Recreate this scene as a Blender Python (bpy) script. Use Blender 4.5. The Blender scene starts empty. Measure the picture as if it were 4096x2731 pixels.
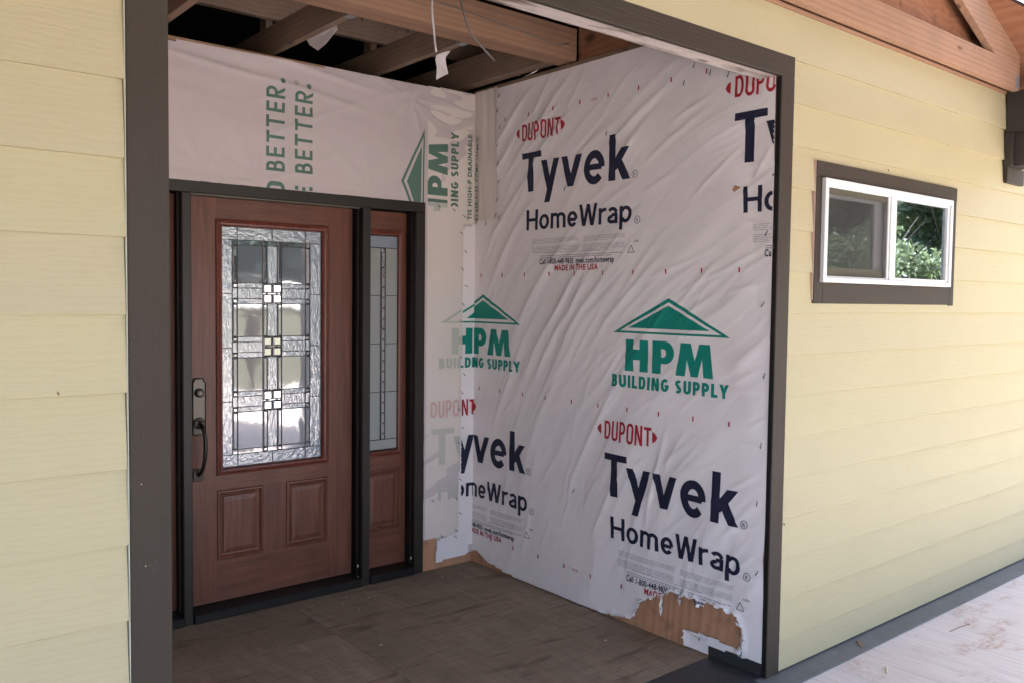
import bpy, bmesh, math, random
import numpy as np
from mathutils import Vector, Matrix
random.seed(7)
rng = np.random.RandomState(11)
scene = bpy.context.scene
col = scene.collection

# ------------------------------------------------------------------ camera
CAM = Vector((-1.4927, -2.0876, 1.6098))
yaw, pit, rol = math.radians(39.61), math.radians(-2.798), math.radians(0.6933)
fw = Vector((math.sin(yaw)*math.cos(pit), math.cos(yaw)*math.cos(pit), math.sin(pit)))
rt = Vector((math.cos(yaw), -math.sin(yaw), 0)); up = rt.cross(fw)
R2 = rt*math.cos(rol)+up*math.sin(rol); U2 = -rt*math.sin(rol)+up*math.cos(rol)
cam = bpy.data.cameras.new('camera'); cam.lens = 30.37; cam.sensor_width = 36
cam.clip_start = 0.05; cam.clip_end = 2000
co = bpy.data.objects.new('camera', cam); col.objects.link(co)
co.matrix_world = Matrix(((R2.x, U2.x, -fw.x, CAM.x), (R2.y, U2.y, -fw.y, CAM.y), (R2.z, U2.z, -fw.z, CAM.z), (0, 0, 0, 1)))
scene.camera = co
# ------------------------------------------------------------------ light
SUN_EL, SUN_AZ = math.radians(55), math.radians(46)      # azimuth from +y towards +x: the sun is over the right end of the house
w = bpy.data.worlds.new('World'); scene.world = w; w.use_nodes = True
nt = w.node_tree; bg = nt.nodes['Background']
sky = nt.nodes.new('ShaderNodeTexSky'); sky.sky_type = 'NISHITA'; sky.sun_disc = False
sky.sun_elevation = SUN_EL; sky.sun_rotation = SUN_AZ
sky.air_density = 1.0; sky.dust_density = 5.0; sky.ozone_density = 1.0
nt.links.new(sky.outputs[0], bg.inputs[0]); bg.inputs[1].default_value = 0.15
sl = bpy.data.lights.new('sun', 'SUN'); sl.energy = 5.0; sl.angle = math.radians(0.5); sl.color = (1, .97, .93)
so = bpy.data.objects.new('sun', sl); col.objects.link(so)
sd = Vector((math.sin(SUN_AZ)*math.cos(SUN_EL), math.cos(SUN_AZ)*math.cos(SUN_EL), math.sin(SUN_EL)))
so.rotation_euler = sd.to_track_quat('Z', 'Y').to_euler(); so.location = (0, 0, 12)
vs = scene.view_settings; vs.view_transform = 'Standard'; vs.look = 'None'; vs.gamma = 1; vs.use_curve_mapping = False
vs.exposure = 2.62
scene.cycles.use_denoising = True
scene.cycles.max_bounces = 10; scene.cycles.diffuse_bounces = 6; scene.cycles.glossy_bounces = 4
scene.cycles.sample_clamp_indirect = 8

# ------------------------------------------------------------------ materials
def mat(name, color, rough=.6, spec=.5, metal=0.0, fn=None, ior=None):
    m = bpy.data.materials.new(name); m.use_nodes = True
    t = m.node_tree; b = t.nodes['Principled BSDF']
    b.inputs['Base Color'].default_value = (*color, 1); b.inputs['Roughness'].default_value = rough
    b.inputs['Specular IOR Level'].default_value = spec; b.inputs['Metallic'].default_value = metal
    if ior: b.inputs['IOR'].default_value = ior
    if fn: fn(t, b, color)
    return m
def N(t, k, **kw):
    n = t.nodes.new(k)
    for a, v in kw.items():
        if a in n.inputs.keys(): n.inputs[a].default_value = v
        else: setattr(n, a, v)
    return n
def coords(t, scale=(1, 1, 1), rot=(0, 0, 0), rnd=True):
    tc = N(t, 'ShaderNodeTexCoord'); mp = N(t, 'ShaderNodeMapping')
    mp.inputs['Scale'].default_value = scale; mp.inputs['Rotation'].default_value = rot
    t.links.new(tc.outputs['Object'], mp.inputs['Vector'])
    if not rnd: return mp.outputs[0]
    oi = N(t, 'ShaderNodeObjectInfo'); ad = N(t, 'ShaderNodeVectorMath', operation='MULTIPLY_ADD')
    ad.inputs[1].default_value = (37, 53, 71)
    t.links.new(oi.outputs['Random'], ad.inputs[0]); t.links.new(mp.outputs[0], ad.inputs[2])
    return ad.outputs[0]
def noise(t, vec, scale, detail=3, rough=.55, dist=0):
    n = N(t, 'ShaderNodeTexNoise'); n.inputs['Scale'].default_value = scale; n.inputs['Detail'].default_value = detail
    n.inputs['Roughness'].default_value = rough; n.inputs['Distortion'].default_value = dist
    t.links.new(vec, n.inputs['Vector']); return n.outputs['Fac']
def ramp(t, fac, stops):
    r = N(t, 'ShaderNodeValToRGB'); e = r.color_ramp.elements
    while len(e) < len(stops): e.new(.5)
    for i, (p, c) in enumerate(stops):
        e[i].position = p; e[i].color = (*c, 1) if len(c) == 3 else c
    t.links.new(fac, r.inputs[0]); return r.outputs[0]
def mix(t, fac, a, b, mode='MIX'):
    m = N(t, 'ShaderNodeMix', data_type='RGBA', blend_type=mode)
    for s, v in ((0, fac), (6, a), (7, b)):
        if isinstance(v, (int, float)): m.inputs[s].default_value = v
        elif isinstance(v, tuple): m.inputs[s].default_value = (*v, 1)
        else: t.links.new(v, m.inputs[s])
    return m.outputs[2]
def bump(t, b, fac, strength, dist=.002, prev=None):
    n = N(t, 'ShaderNodeBump'); n.inputs['Strength'].default_value = strength; n.inputs['Distance'].default_value = dist
    t.links.new(fac, n.inputs['Height'])
    if prev: t.links.new(prev, n.inputs['Normal'])
    t.links.new(n.outputs[0], b.inputs['Normal']); return n.outputs[0]
def mul(c, k): return tuple(x*k for x in c)

def f_siding(t, b, c):
    v = coords(t, (.14, 1, 1)); wv = N(t, 'ShaderNodeTexWave', wave_type='BANDS', bands_direction='Z')
    for k, x in (('Scale', 21), ('Distortion', 13), ('Detail', 5), ('Detail Scale', 1.6), ('Detail Roughness', .7)): wv.inputs[k].default_value = x
    t.links.new(v, wv.inputs['Vector'])
    v2 = coords(t, (3, 3, 130)); n2 = noise(t, v2, 1, 4)
    big = noise(t, coords(t, (1, 1, 1)), 2.2, 3)
    oi = N(t, 'ShaderNodeObjectInfo'); c1 = mix(t, big, mul(c, .94), mul(c, 1.05)); c1 = mix(t, oi.outputs['Random'], mix(t, 1, c1, (.99, .975, 1.0), 'MULTIPLY'), mix(t, 1, c1, (1.01, 1.01, .98), 'MULTIPLY'))
    g = ramp(t, wv.outputs['Fac'], [(0, (.97, .952, .935)), (.25, (1, 1, 1)), (1, (1.005, 1.005, 1.005))])
    t.links.new(mix(t, 1, c1, g, 'MULTIPLY'), b.inputs['Base Color'])
    p = bump(t, b, wv.outputs['Fac'], .16, .0010); bump(t, b, n2, .18, .0012, p)
def f_grainpaint(axis):
    def f(t, b, c):
        s = {'x': (6, 90, 90), 'z': (90, 90, 6), 'y': (90, 6, 90)}[axis]
        n1 = noise(t, coords(t, s), 1, 4); n2 = noise(t, coords(t), 3, 4, .6); n3 = noise(t, coords(t), 260, 1)
        cc = mix(t, n2, mul(c, .85), mul(c, 1.15)); sp = ramp(t, n3, [(.76, (0, 0, 0)), (.8, (.25, .25, .25))])
        t.links.new(mix(t, sp, cc, (.3, .29, .27)), b.inputs['Base Color'])
        bump(t, b, n1, .8, .003)
    return f
def f_lumber(axis, dirty=0.0):
    def f(t, b, c):
        s = {'x': (1.2, 22, 22), 'z': (22, 22, 1.2), 'y': (22, 1.2, 22)}[axis]
        v = coords(t, s); n1 = noise(t, v, .7, 6, .68, 1.6)
        wv = N(t, 'ShaderNodeTexWave', wave_type='RINGS'); wv.inputs['Scale'].default_value = .55; wv.inputs['Distortion'].default_value = 5
        wv.inputs['Detail'].default_value = 3; wv.inputs['Detail Scale'].default_value = .6
        t.links.new(v, wv.inputs['Vector'])
        fine = noise(t, coords(t, tuple(q*4.5 for q in s)), 1, 3, .6); g = mix(t, .18, mix(t, .3, n1, fine), wv.outputs['Fac'])
        cc = ramp(t, g, [(.25, mul(c, .70)), (.5, c), (.8, (c[0]*1.12, c[1]*1.2, c[2]*1.28))])
        big = noise(t, coords(t), 5, 4, .65)
        cc = mix(t, ramp(t, big, [(.42, (0, 0, 0)), (.75, (.75, .75, .75))]), cc, (c[0]*.75, c[1]*.8, c[2]*.85))
        vo = N(t, 'ShaderNodeTexVoronoi'); vo.inputs['Scale'].default_value = 1
        ks = {'x': (3, 11, 11), 'z': (11, 11, 3), 'y': (11, 3, 11)}[axis]
        t.links.new(coords(t, ks), vo.inputs['Vector'])
        cc = mix(t, ramp(t, vo.outputs['Distance'], [(.06, (.8, .8, .8)), (.13, (0, 0, 0))]), cc, mul(c, .22))
        if dirty:
            d = noise(t, coords(t, {'x': (3, 16, 9), 'z': (9, 16, 3), 'y': (9, 5, 9)}[axis]), 1.1, 4, .6)
            cc = mix(t, ramp(t, d, [(.47, (0, 0, 0)), (.60, (dirty,)*3)]), cc, (.14, .10, .07))
        t.links.new(cc, b.inputs['Base Color']); bump(t, b, fine, .25, .0008)
    return f
def f_door(axis):
    def f(t, b, c):
        s = {'x': (3, 60, 60), 'z': (60, 60, 3)}[axis]
        n1 = noise(t, coords(t, s), 1, 5, .6, .3); n2 = noise(t, coords(t, (4, 4, 1.2)), 1.6, 3)
        cc = ramp(t, n1, [(.25, mul(c, .62)), (.52, c), (.8, (c[0]*1.35, c[1]*1.4, c[2]*1.4))])
        cc = mix(t, n2, mix(t, 1, cc, (.68, .66, .66), 'MULTIPLY'), mix(t, 1, cc, (1.32, 1.3, 1.28), 'MULTIPLY'))
        t.links.new(cc, b.inputs['Base Color']); bump(t, b, n1, .18, .001)
    return f
def f_wrap(t, b, c):
    n1 = noise(t, coords(t, rnd=False), 420, 2); n2 = noise(t, coords(t, rnd=False), 3.0, 5, .6)
    n3 = noise(t, coords(t, (1, 1, 1), rnd=False), 28, 4, .6, .6)
    t.links.new(mix(t, n2, mul(c, .93), mul(c, 1.05)), b.inputs['Base Color'])
    p = bump(t, b, n1, .12, .001); bump(t, b, n3, .28, .004, p)
def f_floor(t, b, c):
    g = noise(t, coords(t, (14, 2.2, 1)), 1, 5, .65, 1.2); d = noise(t, coords(t, (1, 1, 1)), 1.7, 6, .65)
    sm = noise(t, coords(t, (1.4, 7, 1), (0, 0, .5)), 1.5, 4, .6, .5)
    g2 = noise(t, coords(t, (5, 30, 1)), 1, 5, .7, 1.5); cc = ramp(t, mix(t, .5, g, g2), [(.3, mul(c, .66)), (.5, c), (.7, mul(c, 1.4))])
    cc = mix(t, ramp(t, d, [(.36, (.6,)*3), (.6, (0, 0, 0))]), cc, mul(c, .66))
    cc = mix(t, ramp(t, sm, [(.56, (0, 0, 0)), (.68, (.7, .7, .7))]), cc, (c[0]*.45, c[1]*.36, c[2]*.32))
    fl = noise(t, coords(t), 90, 2); cc = mix(t, ramp(t, fl, [(.70, (0, 0, 0)), (.76, (.35,)*3)]), cc, mul(c, 1.9))
    t.links.new(cc, b.inputs['Base Color']); bump(t, b, g, .3, .002)
def f_deck(t, b, c):
    g = noise(t, coords(t, (60, 3, 1)), 1, 5, .6, .4); big = noise(t, coords(t), 1.4, 4)
    mud = noise(t, coords(t, (2.6, 5, 1), (0, 0, .35)), 1.25, 5, .62, .3); fine = noise(t, coords(t), 38, 5, .75)
    cc = ramp(t, g, [(.25, mul(c, .78)), (.55, c), (.8, mul(c, 1.1))])
    m = N(t, 'ShaderNodeMath', operation='MULTIPLY')
    t.links.new(ramp(t, mud, [(.55, (0, 0, 0)), (.64, (.85,)*3)]), m.inputs[0]); t.links.new(ramp(t, fine, [(.40, (0, 0, 0)), (.6, (.9,)*3)]), m.inputs[1])
    cc = mix(t, m.outputs[0], cc, (.44, .27, .20)); cc = mix(t, ramp(t, big, [(.5, (0, 0, 0)), (.8, (.3,)*3)]), cc, (.55, .4, .33))
    t.links.new(cc, b.inputs['Base Color']); bump(t, b, g, .35, .002)
def f_ply(axis):
    def f(t, b, c):
        s = {'x': (1.2, 12, 12), 'z': (12, 12, 1.4), 'y': (12, 1.2, 12)}[axis]
        v = coords(t, s); wv = N(t, 'ShaderNodeTexWave', wave_type='RINGS'); wv.inputs['Scale'].default_value = .8
        wv.inputs['Distortion'].default_value = 9; wv.inputs['Detail'].default_value = 3; wv.inputs['Detail Scale'].default_value = .7
        t.links.new(v, wv.inputs['Vector']); n = noise(t, v, 1, 4, .6, 1)
        big = noise(t, coords(t), 9, 4, .6); cc = ramp(t, mix(t, .22, n, wv.outputs['Fac']), [(.25, mul(c, .78)), (.5, c), (.8, (c[0]*1.15, c[1]*1.22, c[2]*1.25))]); cc = mix(t, ramp(t, big, [(.55, (0, 0, 0)), (.75, (.7,)*3)]), cc, mul(c, .5))
        vo = N(t, 'ShaderNodeTexVoronoi'); vo.inputs['Scale'].default_value = 5; t.links.new(coords(t, {'x': (.6, 1, 1), 'z': (1, 1, .6), 'y': (1, .6, 1)}[axis]), vo.inputs['Vector'])
        cc = mix(t, ramp(t, vo.outputs['Distance'], [(.07, (.8,)*3), (.15, (0, 0, 0))]), cc, mul(c, .25))
        t.links.new(cc, b.inputs['Base Color']); bump(t, b, n, .25, .001)
    return f
def f_membrane(t, b, c):
    n1 = noise(t, coords(t), 14, 4, .6); n2 = noise(t, coords(t, (3, 40, 1)), 1, 3); sc = noise(t, coords(t, (9, 30, 9)), 3, 5, .7)
    cc = mix(t, n1, mul(c, .7), mul(c, 1.35))
    cc = mix(t, ramp(t, sc, [(.66, (0, 0, 0)), (.72, (.55,)*3)]), cc, (.35, .34, .33))
    t.links.new(cc, b.inputs['Base Color']); p = bump(t, b, n1, .25, .004); bump(t, b, n2, .2, .002, p)
def f_glassbump(scale, strength, stretch=(1, 1, .4)):
    def f(t, b, c):
        n1 = noise(t, coords(t, stretch, rnd=False), scale, 2, .5, .6); bump(t, b, n1, strength, .012)
    return f
def f_screen(t, b, c):
    tr = N(t, 'ShaderNodeBsdfTransparent'); mx = N(t, 'ShaderNodeMixShader'); mx.inputs[0].default_value = .62
    t.links.new(tr.outputs[0], mx.inputs[1]); t.links.new(b.outputs[0], mx.inputs[2])
    t.links.new(mx.outputs[0], t.nodes['Material Output'].inputs[0])
def f_clear(refl):
    def f(t, b, c):
        tr = N(t, 'ShaderNodeBsdfTransparent'); tr.inputs[0].default_value = (*c, 1)
        gl = N(t, 'ShaderNodeBsdfGlossy'); gl.inputs['Roughness'].default_value = .0
        gl.inputs['Color'].default_value = (.78, .92, 1, 1)
        fr = N(t, 'ShaderNodeFresnel'); fr.inputs['IOR'].default_value = refl
        nn = noise(t, coords(t, rnd=False), 2.2, 1); bn = N(t, 'ShaderNodeBump'); bn.inputs['Strength'].default_value = .06; bn.inputs['Distance'].default_value = .02
        t.links.new(nn, bn.inputs['Height']); t.links.new(bn.outputs[0], gl.inputs['Normal'])
        mx = N(t, 'ShaderNodeMixShader'); t.links.new(fr.outputs[0], mx.inputs[0])
        t.links.new(tr.outputs[0], mx.inputs[1]); t.links.new(gl.outputs[0], mx.inputs[2]); t.links.new(mx.outputs[0], t.nodes['Material Output'].inputs[0])
    return f
def f_leaf(t, b, c):
    tl = N(t, 'ShaderNodeBsdfTranslucent'); tl.inputs[0].default_value = (c[0]*1.3, c[1]*1.3, c[2]*1.1, 1); ad = N(t, 'ShaderNodeAddShader')
    t.links.new(b.outputs[0], ad.inputs[0]); t.links.new(tl.outputs[0], ad.inputs[1]); t.links.new(ad.outputs[0], t.nodes['Material Output'].inputs[0])
    n1 = noise(t, coords(t, rnd=False), 1.3, 3); t.links.new(ramp(t, n1, [(.3, mul(c, .6)), (.55, c), (.75, (c[0]*1.7, c[1]*1.5, c[2]*1.1))]), b.inputs['Base Color'])
def f_grass(t, b, c):
    n1 = noise(t, coords(t, rnd=False), .25, 6, .6); n2 = noise(t, coords(t, rnd=False), 7, 4)
    t.links.new(mix(t, n2, mix(t, n1, mul(c, .8), (c[0]*1.6, c[1]*1.25, c[2]*1.3)), mul(c, .7)), b.inputs['Base Color'])

M = {}
SID = (.445, .394, .236)
M['siding'] = mat('cream_siding_paint', SID, .52, .42, fn=f_siding)
M['trim_x'] = mat('dark_trim_paint_horizontal', (.047, .036, .026), .62, .26, fn=f_grainpaint('x'))
M['trim_z'] = mat('dark_trim_paint_vertical', (.047, .036, .026), .62, .26, fn=f_grainpaint('z'))
M['trim_y'] = mat('dark_trim_paint_beam', (.04, .033, .028), .55, .4, fn=f_grainpaint('y'))
M['frame'] = mat('door_frame_paint', (.026, .022, .017), .42, .4)
M['black'] = mat('black_weatherstrip', (.008, .007, .006), .5, .4)
M['lum_x'] = mat('fir_lumber_lengthways', (.35, .20, .12), .75, .25, fn=f_lumber('x'))
M['lum_xd'] = mat('muddy_header_lumber', (.55, .46, .40), .8, .2, fn=f_lumber('x', .9))
M['lum_y'] = mat('fir_lumber_crosswise', (.25, .165, .11), .75, .25, fn=f_lumber('y'))
M['lum_attic'] = mat('attic_lumber_brightened', (.34, .24, .17), .8, .2, fn=f_lumber('y'))  # attic copy of the lumber, colour lightened so members show where little light reaches
M['lum_z'] = mat('fir_lumber_upright', (.25, .155, .11), .75, .25, fn=f_lumber('z'))
M['door_z'] = mat('mahogany_upright_grain', (.155, .055, .031), .42, .5, fn=f_door('z'))
M['door_x'] = mat('mahogany_level_grain', (.155, .055, .031), .42, .5, fn=f_door('x'))
M['mould'] = mat('mahogany_moulding', (.17, .045, .028), .33, .5, fn=f_door('z'))
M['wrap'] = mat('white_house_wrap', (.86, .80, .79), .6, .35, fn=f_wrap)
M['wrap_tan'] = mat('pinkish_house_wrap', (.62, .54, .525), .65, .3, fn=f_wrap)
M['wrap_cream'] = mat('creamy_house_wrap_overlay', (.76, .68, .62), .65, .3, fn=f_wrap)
M['ink_navy'] = mat('navy_print', (.018, .02, .045), .5, .3)
M['ink_red'] = mat('red_print', (.42, .025, .04), .5, .3)
M['ink_green'] = mat('green_print', (.006, .25, .19), .5, .3)
M['ink_dull'] = mat('dull_green_print', (.105, .195, .15), .6, .3)
M['ink_grey'] = mat('fine_grey_print', (.30, .28, .30), .6, .3)
M['gh_green'] = mat('faint_green_show_through', (.52, .53, .46), .65, .3)
M['gh_red'] = mat('faint_red_show_through', (.68, .44, .41), .65, .3)
M['gh_navy'] = mat('faint_grey_show_through', (.57, .54, .48), .65, .3)
M['staple'] = mat('dark_staple', (.05, .05, .06), .4, .5)
M['floor'] = mat('dirty_plywood_floor', (.29, .215, .146), .75, .25, fn=f_floor)
M['deck'] = mat('pale_plywood_deck', (.70, .63, .605), .7, .3, fn=f_deck)
M['membrane'] = mat('black_flashing_membrane', (.035, .037, .038), .42, .5, fn=f_membrane)
M['membrane_g'] = mat('grey_flashing_membrane', (.135, .140, .145), .5, .4, fn=f_membrane)
M['ply'] = mat('orange_plywood', (.48, .25, .14), .7, .3, fn=f_ply('z'))
M['ply_y'] = mat('roof_sheathing_plywood', (.30, .135, .07), .75, .25, fn=f_ply('y'))
M['vinyl'] = mat('white_vinyl', (.70, .70, .70), .35, .5)
M['screen'] = mat('grey_insect_screen', (.055, .055, .052), .8, .2, fn=f_screen)
M['pane'] = mat('window_glass', (.8, .84, .84), .0, fn=f_clear(5.0))
M['room'] = mat('dim_interior_plaster', (.38, .40, .42), .9)
M['gclear'] = mat('frosted_bevel_glass', (.19, .215, .24), .04, 1, ior=1.95, fn=f_glassbump(5, .07, (1, 1, 1)))
M['gtex'] = mat('hammered_glass', (.25, .31, .38), .14, 1, ior=1.95, fn=f_glassbump(72, .27, (1, 1, .33)))
M['grain_glass'] = mat('rain_glass', (.25, .31, .38), .14, 1, ior=1.95, fn=f_glassbump(72, .27, (.6, 1, .8)))
M['gside'] = mat('satin_sidelight_glass', (.34, .36, .34), .12, 1, ior=1.6, fn=f_glassbump(5, .07, (1, 1, 1)))
M['gbev'] = mat('bevelled_glass', (.12, .14, .16), .03, 1, ior=2.9)
M['came'] = mat('dark_lead_came', (.05, .048, .046), .45, .5, .3)
M['bronze'] = mat('oiled_bronze', (.035, .028, .022), .32, .6, .6)
M['bronze_l'] = mat('grey_bronze_plate', (.17, .15, .12), .45, .5, .5)
M['cable'] = mat('white_cable', (.62, .58, .56), .5)
M['cable_g'] = mat('grey_cable', (.20, .17, .15), .5)
M['caulk'] = mat('pale_caulk', (.52, .52, .42), .6)
M['primer'] = mat('raw_board_edge', (.55, .38, .32), .8)
M['steel'] = mat('galvanised_steel', (.28, .29, .30), .5, .5, .6)
M['twig'] = mat('dry_brown_leaf', (.22, .14, .09), .8)
M['splinter'] = mat('pale_wood_splinter', (.75, .68, .5), .7)
M['leaf'] = mat('tree_foliage', (.11, .132, .085), .5, .4, fn=f_leaf)
M['far_leaf'] = mat('distant_foliage', (.04, .055, .05), .9, .1)
M['bark'] = mat('tree_bark', (.13, .11, .09), .9)
M['grass'] = mat('lawn_grass', (.13, .138, .098), .9, .1, fn=f_grass)
M['pale_bank'] = mat('pale_added_bank', (.62, .60, .56), .9)
M['shingle'] = mat('dark_roofing', (.05, .05, .05), .9)

# ------------------------------------------------------------------ mesh helpers
def link(o, parent=None):
    col.objects.link(o)
    if parent is not None:
        o.parent = parent
        if parent.type == 'EMPTY': o.matrix_parent_inverse = Matrix.Translation(-Vector(parent.location))
    return o
def thing(name, label, cat, loc=(0, 0, 0), group=None):
    o = bpy.data.objects.new(name, None); col.objects.link(o); o.location = loc; o.empty_display_size = .1
    return tag(o, label, cat, group)
def tag(o, label=None, cat=None, group=None, kind=None):
    if label: o['label'] = label
    if cat: o['category'] = cat
    if group: o['group'] = group
    if kind: o['kind'] = kind
    return o
class MB:
    def __init__(s): s.v = []; s.f = []
    def add(s, vs, fs):
        n = len(s.v); s.v += [tuple(p) for p in vs]; s.f += [tuple(i+n for i in f) for f in fs]; return s
    def box(s, x0, x1, y0, y1, z0, z1):
        return s.add([(x0, y0, z0), (x1, y0, z0), (x1, y1, z0), (x0, y1, z0), (x0, y0, z1), (x1, y0, z1), (x1, y1, z1), (x0, y1, z1)],
                     [(0, 3, 2, 1), (4, 5, 6, 7), (0, 1, 5, 4), (1, 2, 6, 5), (2, 3, 7, 6), (3, 0, 4, 7)])
    def prism(s, poly, axis, a, b):
        n = len(poly)
        def P(p, q):
            return {'x': (q, p[0], p[1]), 'y': (p[0], q, p[1]), 'z': (p[0], p[1], q)}[axis]
        vs = [P(p, a) for p in poly]+[P(p, b) for p in poly]
        fs = [tuple(range(n)), tuple(range(2*n-1, n-1, -1))]+[(i, i+n, (i+1) % n+n, (i+1) % n) for i in range(n)]
        return s.add(vs, fs)
    def tube(s, pts, r, n=8, cap=True):
        pts = [Vector(p) for p in pts]; rs = r if isinstance(r, (list, tuple)) else [r]*len(pts); base = len(s.v)
        prev = None
        for i, p in enumerate(pts):
            d = (pts[min(i+1, len(pts)-1)]-pts[max(i-1, 0)]).normalized()
            a = d.cross(prev) if prev is not None else d.cross(Vector((.31, .52, .79)))
            if prev is not None: a = (prev-d*prev.dot(d))
            a.normalize(); prev = a; bb = d.cross(a)
            for k in range(n):
                t = 2*math.pi*k/n; s.v.append(tuple(p+(a*math.cos(t)+bb*math.sin(t))*rs[i]))
        for i in range(len(pts)-1):
            for k in range(n):
                s.f.append((base+i*n+k, base+i*n+(k+1) % n, base+(i+1)*n+(k+1) % n, base+(i+1)*n+k))
        if cap:
            s.f.append(tuple(base+k for k in range(n))[::-1]); s.f.append(tuple(base+(len(pts)-1)*n+k for k in range(n)))
        return s
    def build(s, name, m, parent=None, bevel=0, smooth=False, seg=1):
        me = bpy.data.meshes.new(name); me.from_pydata(s.v, [], s.f); 
        bm = bmesh.new(); bm.from_mesh(me); bmesh.ops.recalc_face_normals(bm, faces=bm.faces); bm.to_mesh(me); bm.free()
        me.materials.append(m)
        if smooth: me.polygons.foreach_set('use_smooth', [True]*len(me.polygons))
        o = bpy.data.objects.new(name, me)
        if bevel:
            md = o.modifiers.new('bevel', 'BEVEL'); md.width = bevel; md.segments = seg; md.limit_method = 'ANGLE'; md.angle_limit = .6
        return link(o, parent)
def box(name, m, parent, x0, x1, y0, y1, z0, z1, bevel=0.0015):
    return MB().box(x0, x1, y0, y1, z0, z1).build(name, m, parent, bevel)

# value noise on numpy arrays
_perm = rng.rand(256, 256)
def vnoise(x, y):
    xi = np.floor(x).astype(int); yi = np.floor(y).astype(int); fx = x-xi; fy = y-yi
    fx = fx*fx*(3-2*fx); fy = fy*fy*(3-2*fy)
    g = lambda a, b: _perm[a & 255, b & 255]
    return (g(xi, yi)*(1-fx)+g(xi+1, yi)*fx)*(1-fy)+(g(xi, yi+1)*(1-fx)+g(xi+1, yi+1)*fx)*fy
def fbm(x, y, o=3):
    s = 0; a = .5; 
    for i in range(o): s = s+a*vnoise(x*2**i+17*i, y*2**i+9*i); a *= .5
    return s
# ------------------------------------------------------------------ key dimensions (metres)
XL, XLO, XR, XRO = -.815, -.909, 1.664, 1.757
ZH, ZHO, XS, YB = 2.545, 2.636, 1.675, 2.11
YF, YD = 2.099, 2.205                       # door casing face, door face
Z0, PITCH = .143, .1775
tear_raw = [(.982, -.02), (.978, .007), (.90, .018), (.80, .034), (.777, .033), (.742, .062), (.735, .085), (.726, .1), (.709, .138), (.685, .155), (.659, .172), (.640, .168), (.628, .188), (.601, .196), (.590, .15), (.583, .105), (.575, .11), (.578, .16), (.572, .20), (.56, .222),
        (.535, .228), (.528, .238), (.496, .242), (.480, .222), (.465, .19), (.458, .20), (.462, .225), (.45, .240), (.434, .244), (.41, .236), (.385, .247), (.372, .225), (.358, .210), (.345, .228), (.335, .215), (.325, .238), (.312, .250), (.29, .246), (.268, .241), (.25, .235), (.236, .248), (.217, .243), (.20, .225), (.188, .232),
        (.168, .240), (.155, .228), (.146, .215), (.142, .190), (.132, .196), (.118, .175), (.113, .146), (.118, .115), (.112, .09), (.122, .075), (.135, .083), (.142, .084), (.308, .093), (.441, .085), (.437, .06), (.445, .045), (.436, .02), (.452, -.005), (.452, -.02)]
FOLDS = []
_fr = random.Random(12)
def _dir(u, z):
    a = math.atan2(3.3-u, z+.45)*.55+math.radians(8); return math.radians(90)-min(1.35, a*1.0+.12*(z-1.4))
def _trace(u, z, L, bend=0.0):
    pts = [(u, z)]; n = 7
    for i in range(n):
        a = math.atan2(-( -(3.3-pts[-1][0])), (pts[-1][1]+.45)) + bend
        du, dz = (pts[-1][1]+.45), (3.3-pts[-1][0]); m_ = math.hypot(du, dz)
        k = _fr.uniform(-.10, .10)+bend
        du, dz = du/m_*math.cos(k)-dz/m_*math.sin(k), du/m_*math.sin(k)+dz/m_*math.cos(k)
        pts.append((pts[-1][0]+du*L/n, pts[-1][1]+dz*L/n))
    return pts
for _u, _z, _L, _A, _w in ((.06, 1.77, .70, .014, .022), (.10, 1.55, .75, .014, .024), (.0, 2.10, .60, .010, .018), (.03, 2.30, .7, .008, .018), (.30, 1.20, 1.0, .012, .026), (.42, 1.05, 1.1, .013, .022), (.55, 1.10, .9, .010, .02), (.2, .8, .9, .009, .02), (.7, 1.2, .8, .011, .022), (.85, .55, .9, .009, .02), (1.0, 1.35, .7, .010, .018), (.3, 2.3, .8, .008, .016)):
    FOLDS.append((np.array(_trace(_u, _z, _L)), _A, _w))
for _i in range(170):
    FOLDS.append((np.array(_trace(_fr.uniform(0, 2.0), _fr.uniform(.15, 2.6), _fr.uniform(.12, .5), _fr.uniform(-.35, .35))), _fr.choice((-.6, 1, 1))*_fr.uniform(.0018, .0055), _fr.uniform(.005, .013)))
for _i in range(22):                                    # short tugs at the staples along the front edge and the foot
    FOLDS.append((np.array([(2.08, .2+.115*_i), (2.08-_fr.uniform(.08, .25), .2+.115*_i-_fr.uniform(-.06, .16))]), _fr.uniform(.003, .007), .008))
def fold_sum(u, z):
    sh = u.shape; u = u.ravel(); z = z.ravel(); H = np.zeros_like(u)
    for P, A, wd in FOLDS:
        lo = P.min(0)-4*wd; hi = P.max(0)+4*wd; ix = np.nonzero((u > lo[0]) & (u < hi[0]) & (z > lo[1]) & (z < hi[1]))[0]
        if not len(ix): continue
        uu = u[ix]; zz = z[ix]; best = np.full(len(ix), 1e9); T = np.zeros(len(ix)); n = len(P)-1
        for k in range(n):
            d = P[k+1]-P[k]; L2 = d@d; t = np.clip(((uu-P[k][0])*d[0]+(zz-P[k][1])*d[1])/L2, 0, 1)
            q = np.hypot(uu-P[k][0]-t*d[0], zz-P[k][1]-t*d[1]); m_ = q < best; best = np.where(m_, q, best); T = np.where(m_, (k+t)/n, T)
        H[ix] += A*np.exp(-(best/wd)**1.25)*np.sin(np.pi*np.clip(T, .02, .98))**.7
    return H.reshape(sh)
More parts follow.
